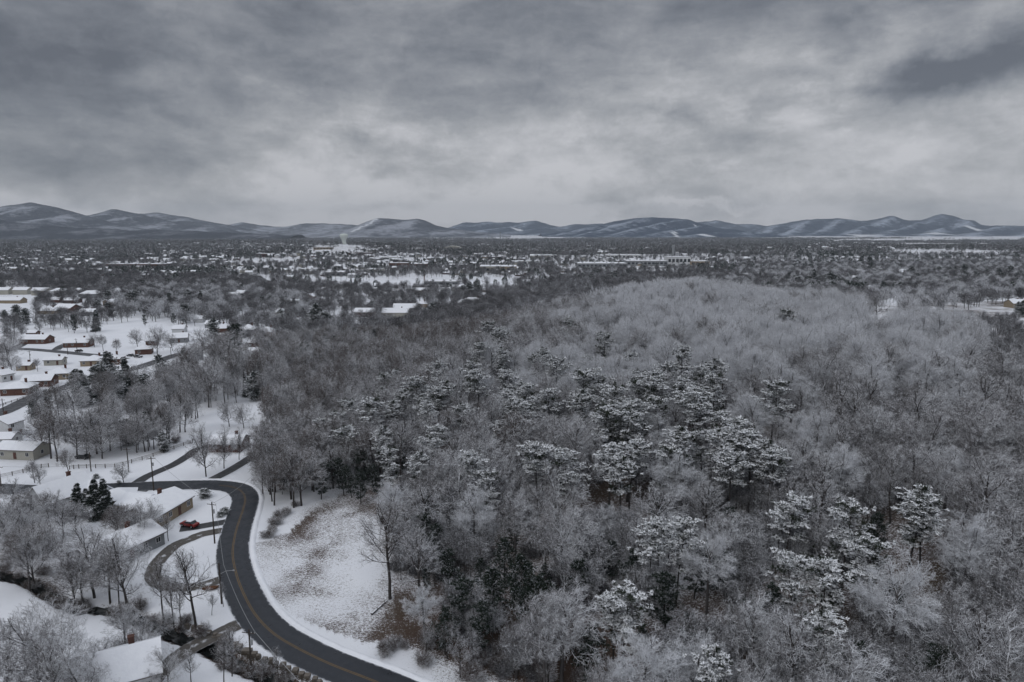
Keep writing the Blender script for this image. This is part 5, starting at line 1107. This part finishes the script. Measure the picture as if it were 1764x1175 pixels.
# those in view that show largest are things of their own; the rest is woodland
def inview(c):
    px, py = project(c[0], c[1], float(T(c[0], c[1]))+c[2]*0.7); return -40 < px < 1804 and py < 1200
big = [c for c in trees if inview(c)][:300]; bigset = set(id(c) for c in big); rest = [c for c in trees if id(c) not in bigset]
for c in big:
    x, y, h, k, wd = c; kk = (k, rnd.randrange(NV[k]))
    if k == 'frost' and y < 175: kk = ('frost', rnd.choice([1, 3]))
    onhill = hill_mask(np.float64(x), np.float64(y)) > .5
    plant(kk, x, y, h, rnd.choice(LOOK[k]), 'bare tree', 'bare_tree', 'bare trees on the wooded hill' if onhill else 'bare trees around the houses and creek', wide=wd, rng=rnd)
for x, y, h, k, wd in bushes[:230]:
    plant(('bush', rnd.randrange(2)), x, y, h, 'leafless brown bush', 'bush', 'bush', 'brown bushes beside the creek', rng=rnd)
for x, y, h, k in pine_pts:
    plant((k, rnd.randrange(NV[k])), x, y, h, 'pine with snow-laden tufts' if k == 'pine' else 'dark green pine with little snow', 'pine', 'pine_tree', 'pines on the wooded hill', wide=rnd.uniform(.9, 1.15), rng=rnd)
for px, pb, pt, k in LEFT_EVER:
    x, y, z = ground(px, pb); dep = y*math.cos(PITCH)-(z-CAMZ)*math.sin(PITCH); h = (pb-pt)*dep/FPX*1.03
    if pb != int(pb) and (any(poly_in(np.array([px]), np.array([pb]), g)[0] for g in GRASSY) or hits_house(x, y) or in_yard(x, y)): continue
    plant((k, rnd.randrange(NV[k])), x, y, min(h, 30), {'cone': 'conical dark evergreen', 'ever': 'broad dark evergreen', 'darkpine': 'dark green pine', 'pine': 'snowy pine'}[k], 'evergreen', 'evergreen_tree', 'evergreens between the houses', wide=rnd.uniform(.9, 1.1), rng=rnd)
def shrub(px, py, h, look, key='ever'):
    x, y, z = ground(px, py); plant((key, rnd.randrange(2)), x, y, h, look, 'shrub', 'shrub', wide=2.2 if key != 'bush' else 1.3, rng=rnd)
shrub(353, 857, 2.6, 'round snow-capped shrub in the front yard'); shrub(387, 885, 1.8, 'low snow-capped shrub at the road bend'); shrub(380, 890, 1.5, 'small snow-capped shrub at the road bend'); shrub(166, 824, 1.4, 'small round shrub on the open snow'); shrub(205, 833, 1.0, 'low dark shrub under the small round tree'); shrub(302, 762, 2.0, 'brown clipped shrub by the field', 'bush')
for i in range(26):
    a, b = CREEKL[int(len(CREEKL)*(.05+.9*i/26))]+np.array([rnd.uniform(-2.6, 2.6), rnd.uniform(-2.6, 2.6)])
    plant(('bush', rnd.randrange(2)), a, b, rnd.uniform(1.2, 2.4), 'leafless brown bush', 'bush', 'bush', 'brown bushes beside the creek', rng=rnd)
for px, py in ((474, 905), (482, 892), (470, 915), (495, 885), (478, 898), (462, 925), (510, 872)):
    shrub(px, py, rnd.uniform(1.2, 2.0), 'brown scrub bush on the dark road bank', 'bush')
# ------------------------------------------------------------------ woodland too far or too dense to count
def me_geo(me):
    V = tri_np(me); n = len(me.polygons); lv = np.empty(len(me.loops), np.int32); me.loops.foreach_get('vertex_index', lv)
    mi = np.empty(n, np.int32); me.polygons.foreach_get('material_index', mi); return V, lv.reshape(-1, 4), mi
def combo(parts):     # [(me, mat offset map)]
    return join_geo([(me_geo(me)[0], me_geo(me)[1], 0) for me in parts])
MATS = [M['limb'], M['twig_frost'], M['twig_mid'], M['twig_bare'], M['needle_dark'], M['pinesnow'], M['far_twig'], M['far_dusted']]
def lod_bare(seed, mat, form, rtw, n3, tr_=0.8):
    (v1, f1), (v2, f2) = bare_geo(seed, 15, form, tr_, rtw, n3); V, F, mi = join_geo([(v1, f1, 0), (v2, f2, mat)]); return V, F, mi
def lod_ever(seed, form, rad, snow):
    rng = np.random.RandomState(seed); n = 520; u = rng.rand(n)**.8; H = 13
    r_ = rad*((1-u)**.8 if form == 'cone' else np.sin(np.pi*(u*.85+.1))**.7); az = rng.uniform(0, 6.28, n); rr = r_*rng.uniform(.5, 1.05, n)
    c = np.column_stack([rr*np.cos(az), rr*np.sin(az), 1.5+u*(H-2)]); d = unit(np.column_stack([np.cos(az), np.sin(az), rng.uniform(-.5, .3, n)])+rng.normal(0, .4, (n, 3)))
    V, F = blades(rng, c, d, rng.uniform(.8, 1.5, n), rng.uniform(.5, .9, n)); mi = np.where(rng.rand(n) < snow, 5, 4)
    v1, f1 = tubes_np([[0, 0, 0.]], [[0, 0, H*.9]], [.2], [.05], 5); V, F, m_ = join_geo([(v1, f1, 0), (V, F, 4)]); m_[len(f1):] = mi; return V, F, m_
# hill and nearby: same trees as in front, grown from templates in this object
keys = [('frost', 0), ('frost', 1), ('frost', 2), ('mid', 0), ('mid', 1), ('bare', 0), ('bare', 1), ('open', 0)]
tm = []; mm = {'frost': 1, 'mid': 2, 'bare': 3, 'open': 2, 'thin': 2}
for k in keys:
    a, b = PROTO[k]; va, fa, _ = me_geo(a); vb, fb, _ = me_geo(b); tm.append(join_geo([(va, fa, 0), (vb, fb, mm[k[0]])]))
near = [c for c in rest if c[1] < 430]; farr = [c for c in rest if c[1] >= 430]
def idx_of(k): 
    o_ = [i for i, q in enumerate(keys) if q[0] == ('mid' if k == 'thin' else k)]; return rnd.choice(o_)
scatter('woodland', tm, MATS, np.array([(c[0], c[1], float(T(c[0], c[1]))-.15) for c in near]), np.array([idx_of(c[3]) for c in near]), np.array([rnd.uniform(0, 6.28) for c in near]),
        np.array([c[2]/BASEH[c[3]] for c in near]), 'frosted leafless woodland covering the upper slope and crest of the hill', 'woodland')
# saplings and brush under the trees
U_P, U_I, U_R = [], [], []
utm = [tm[-1]]; utm = []
for k_ in (0, 1):
    a, b = PROTO[('bush', k_)]; utm.append(join_geo([me_geo(a)[:2]+(6,), me_geo(b)[:2]+(6,)]))
for k_ in (0, 1):
    (v1, f1), (v2, f2) = bare_geo(140+k_, 8, 'forest', .4, .012, 4); v1 = v1*[.7, .7, 1]; utm.append(join_geo([(v1, f1, 0), (v2, f2, 7)]))
for _ in range(16000):
    y = rnd.uniform(60, 330); x = rnd.uniform(-95, 1.0*y+30)
    if hill_mask(np.float64(x), np.float64(y)) < .5 or near_road(x, y, 5) or poly_in(np.array([x]), np.array([y]), CLEARW)[0]: continue
    if fbm(np.float64(x/17), np.float64(y/17)) < .40+.12*(y > 200): continue
    px, py = project(x, y, float(T(x, y)))
    if px < 0 or px > 2150 or py > 1380: continue
    U_P.append((x, y, float(T(x, y))-.05)); k_ = rnd.choice([0, 1, 2, 3, 2, 3, 3]); U_I.append(k_); U_R.append(rnd.uniform(.5, 1.1) if k_ < 2 else rnd.uniform(.6, 1.25))
    if len(U_P) > 5200: break
scatter('undergrowth', utm, MATS, np.array(U_P), np.array(U_I), np.array([rnd.uniform(0, 6.28) for _ in U_P]), np.array(U_R), 'thin saplings and brown brush growing under the trees of the hill', 'undergrowth')
# far woods
T2 = [lod_bare(101, 1, 'dome', .05, 3, .5), lod_bare(102, 7, 'dome', .05, 3, .5), lod_bare(103, 6, 'dome', .05, 3, .5), lod_bare(104, 6, 'forest', .05, 3, .5), lod_ever(105, 'cone', 3.0, .1), lod_ever(106, 'round', 4.2, .12)]
P2_, I2 = [], []
for c in farr:
    P2_.append((c[0], c[1], float(T(c[0], c[1]))-.2)); I2.append({'frost': 0, 'mid': 1, 'bare': 2, 'open': 2, 'thin': 1}[c[3]])
S2 = [c[2]/15 for c in farr]
def wood_density(px, py, x, y):
    t = town(px, py)
    if in_far_clear(px, py): return 0.10 if py > 440 else 0.03
    d = 1.0-0.36*t
    n_ = float(fbm(x/260+31, y/420+7, 3)); d *= 0.80+0.7*(n_-.3)
    if py > 470 and px < 460: d *= .8
    if px > 1480 and 441 < py < 500: d *= .55
    return max(0, min(1, d))
y = 560.0
while y < 2100:
    sp = 9.5+(y-560)*0.006; x = -0.80*y-30
    while x < 0.80*y+30:
        xx_ = x+rn.uniform(-.5, .5)*sp; yy_ = y+rn.uniform(-.5, .5)*sp; x += sp
        z = float(T(xx_, yy_)); px, py = project(xx_, yy_, z)
        if py > 505 or (py > 478 and px < 1000 and rn.rand() < .6): continue
        if rn.rand() > wood_density(px, py, xx_, yy_): continue
        if yy_ < 800 and in_yard(xx_, yy_): continue
        if (np.hypot(HP[:, 0]-xx_, HP[:, 1]-yy_) < HP[:, 2]+1).any() or near_road(xx_, yy_, 12): continue
        n_ = float(fbm(xx_/140+3, yy_/140, 3)); ev = rn.rand() < (0.10+0.75*(n_ > .53))
        P2_.append((xx_, yy_, z-.3)); S2.append(rn.uniform(.65, 1.1)*(1 if ev else .95))
        I2.append(rn.choice([4, 5, 5]) if ev else (rn.choice([1, 2, 3, 0]) if px > 1250 else rn.choice([1, 2, 3, 3])))
    y += sp
scatter('distant_woods', T2, MATS, np.array(P2_), np.array(I2), np.array([rnd.uniform(0, 6.28) for _ in P2_]), np.array(S2), 'dark leafless woods and evergreens filling the valley between the town roofs', 'woods')
# beyond two kilometres: patches of wood
def patch(seed, n=26, size=62, evf=.3):
    rng = np.random.RandomState(seed); A = []
    for i in range(n):
        cx_, cy_ = rng.uniform(-size/2, size/2, 2); e_ = rng.rand() < evf; k = 26; u = rng.rand(k); H = rng.uniform(9, 15); rad = 3.2 if e_ else 4.6
        az = rng.uniform(0, 6.28, k); r_ = rad*np.sin(np.pi*(u*.8+.15))*rng.uniform(.4, 1.05, k)
        c = np.column_stack([cx_+r_*np.cos(az), cy_+r_*np.sin(az), H*(.15+.8*u)]); d = unit(rng.normal(0, 1, (k, 3)))
        V, F = blades(rng, c, d, rng.uniform(1.6, 3.2, k), rng.uniform(1.0, 2.0, k) if e_ else rng.uniform(.5, 1.3, k)); A.append((V, F, 4 if e_ else rng.choice([7, 6, 6, 6])))
    return join_geo(A)
T3 = [patch(1), patch(2, evf=.12), patch(3, 16, evf=.6), patch(4, 9, evf=.2)]
P3, I3 = [], []
y = 2050.0
while y < 7200:
    sp = 44+(y-2050)*.012; x = -0.80*y-60
    while x < .80*y+60:
        xx_ = x+rn.uniform(-.5, .5)*sp; yy_ = y+rn.uniform(-.5, .5)*sp; x += sp
        z = float(T(xx_, yy_)); px, py = project(xx_, yy_, z); w_ = wood_density(px, py, xx_, yy_)
        if rn.rand() > w_*1.5: continue
        if math.hypot(xx_+540, yy_-2200) < 60: continue
        P3.append((xx_, yy_, z-.6)); I3.append(rn.choice([0, 1, 2, 1]) if w_ > .45 else 3)
    y += sp
scatter('distant_forest', T3, MATS, np.array(P3), np.array(I3), np.array([rnd.uniform(0, 6.28) for _ in P3]), rn.uniform(.8, 1.2, len(P3)), 'far dark forest reaching across the plain to the foot of the mountains', 'forest')
# the rest of the town
tm = []
HM = [M['brick2'], M['white'], M['tan'], M['grey'], M['brick'], M['cream'], M['snow'], M['pane']]
def house_geo(me, wi):
    V = tri_np(me); q = []; mi = []
    for p in me.polygons:
        v = list(p.vertices); k = [wi, 6, 0, 7][p.material_index]
        if len(v) == 4: q.append(v); mi.append(k)
        else:
            for i in range(1, len(v)-1): q.append([v[0], v[i], v[i+1], v[i+1]]); mi.append(k)
    return V, q, mi
class _H: pass
def tri_fix(V, q, mi):
    V = list(map(tuple, V)); Q = []
    for a in q:
        if a[2] == a[3]: V.append(tuple((np.array(V[a[2]])+np.array(V[a[0]]))/2)); Q.append([a[0], a[1], a[2], len(V)-1])
        else: Q.append(a)
    return np.array(V), np.array(Q), np.array(mi)
tm = [tri_fix(*house_geo(me, i)) for i, me in enumerate(FARH)]
rest_h = cand[205:]
scatter('distant_houses', tm, HM, np.array([(c[0], c[1], c[2]-.2) for c in rest_h]), np.array([rt.choice([0, 1, 2, 3, 4, 1, 5]) for _ in rest_h]), np.array([rt.choice([0, .3, -.3, 1.57]) for _ in rest_h]), np.array([rt.uniform(.9, 1.4) for _ in rest_h]),
        'small snowy-roofed houses of the far town, too small to tell apart', 'houses')
# ------------------------------------------------------------------ labels that single out
LM = [('the water tower', 593, 420), ('the highway', 460, 486), ('the domed arena', 780, 430), ('the yellow warehouse', 845, 468), ('the factory smokestack', 1159, 450), ('the long brick factory', 230, 462), ('the pale apartment blocks', 690, 545), ('the cream terraced blocks', 45, 507),
      ('the red car', 325, 907), ('the road bend', 425, 850), ('the round loop drive', 300, 970), ('the lone tree in the clearing', 672, 1030), ('the four conical evergreens', 160, 887), ('the long field fence', 230, 798), ('the creek', 145, 1046), ('the dark brick ranch house', 396, 773),
      ('the long white shed', 42, 786), ('the orange brick bungalow', 70, 663), ('the open snowfield', 230, 565), ('the clearing top', 640, 845), ('the pine cluster on the hill', 1045, 690), ('the big lower pine', 1590, 900), ('the snowy pine pair', 1430, 1010), ('the pines left of the crest', 820, 620), ('the tall trunk group', 700, 800),
      ('the hill crest', 1200, 510), ('the dark understory', 860, 1000), ('the russet bare ground', 960, 1120), ('the central tall pines', 1260, 760), ('the brick hilltop house', 1470, 497), ('the pale hilltop barn', 1276, 478), ('the tan ranch house', 1565, 484), ('the snowy field edge', 1740, 560), ('the lower right corner', 1700, 1120), ('the far snow strip', 1620, 436),
      ('the brick bungalow row', 150, 640), ('the steep white house', 105, 870), ('the fallen snow verge', 520, 1090), ('the railway sheds', 760, 488), ('the red brick block', 686, 460), ('the flat cream warehouse', 400, 484), ('the tall dark pole', 370, 930), ('the upper frosted slope', 1560, 700), ('the frosted domes', 1380, 640), ('the lone frosty pine', 1352, 560)]
ORD = ['nearest', 'second nearest', 'third nearest', 'fourth nearest', 'fifth nearest', 'sixth nearest', 'seventh nearest', 'eighth nearest', 'ninth nearest', 'tenth nearest', 'eleventh nearest', 'twelfth nearest', 'thirteenth nearest', 'fourteenth nearest', 'fifteenth nearest', 'sixteenth nearest']+[q+' nearest' for q in 'seventeenth eighteenth nineteenth twentieth twenty-first twenty-second twenty-third twenty-fourth twenty-fifth twenty-sixth twenty-seventh twenty-eighth twenty-ninth thirtieth thirty-first thirty-second thirty-third thirty-fourth thirty-fifth thirty-sixth thirty-seventh thirty-eighth thirty-ninth fortieth'.split()]
buck = {}; one = {}
for o, lk in REG: one[lk] = one.get(lk, 0)+1
for o, lk in REG:
    if one[lk] == 1 and len(lk.split()) >= 7: o['label'] = lk; continue
    l = o.location; px, py = project(l.x, l.y, l.z)
    n_, a, b = min(LM, key=lambda q: (q[1]-px)**2+(2.0*(q[2]-py))**2); dx, dy = px-a, py-b
    side = ('right of' if dx > 0 else 'left of') if abs(dx) > 2.0*abs(dy) else ('behind' if dy < 0 else 'in front of')
    buck.setdefault((lk, side, n_), []).append((math.hypot(dx, dy), o))
for (lk, side, n_), v in buck.items():
    v.sort(key=lambda q: q[0])
    for i, (d, o) in enumerate(v):
        o['label'] = f"{lk} {side} {n_}" if len(v) == 1 else f"{lk}, {ORD[min(i, len(ORD)-1)]} {side} {n_.replace('the ', '', 1) if len((lk+side+n_).split()) > 12 else n_}"
# ------------------------------------------------------------------ air
HAZE = True
if HAZE:
    m = MB(); m.box(-16500, 16500, -400, 15500, -60, 620); hm_ = bpy.data.materials.new('winter_air'); hm_.use_nodes = True; t = hm_.node_tree; t.nodes.clear()
    v = N(t, 'ShaderNodeVolumePrincipled', {'Color': (0.80, 0.89, 1.0, 1), 'Density': 4.6e-5, 'Anisotropy': 0.0}); t.links.new(v.outputs[0], N(t, 'ShaderNodeOutputMaterial').inputs['Volume'])
    o = m.obj('haze', hm_); o['kind'] = 'stuff'; o['label'] = 'thin pale blue winter haze over the valley and mountains'; o['category'] = 'haze'
    hm_.cycles.homogeneous_volume = True
print('objects', len(bpy.data.objects), 'near wood', len(near), 'far', len(P2_), 'patches', len(P3), 'houses far', len(cand), 'big', len(big))
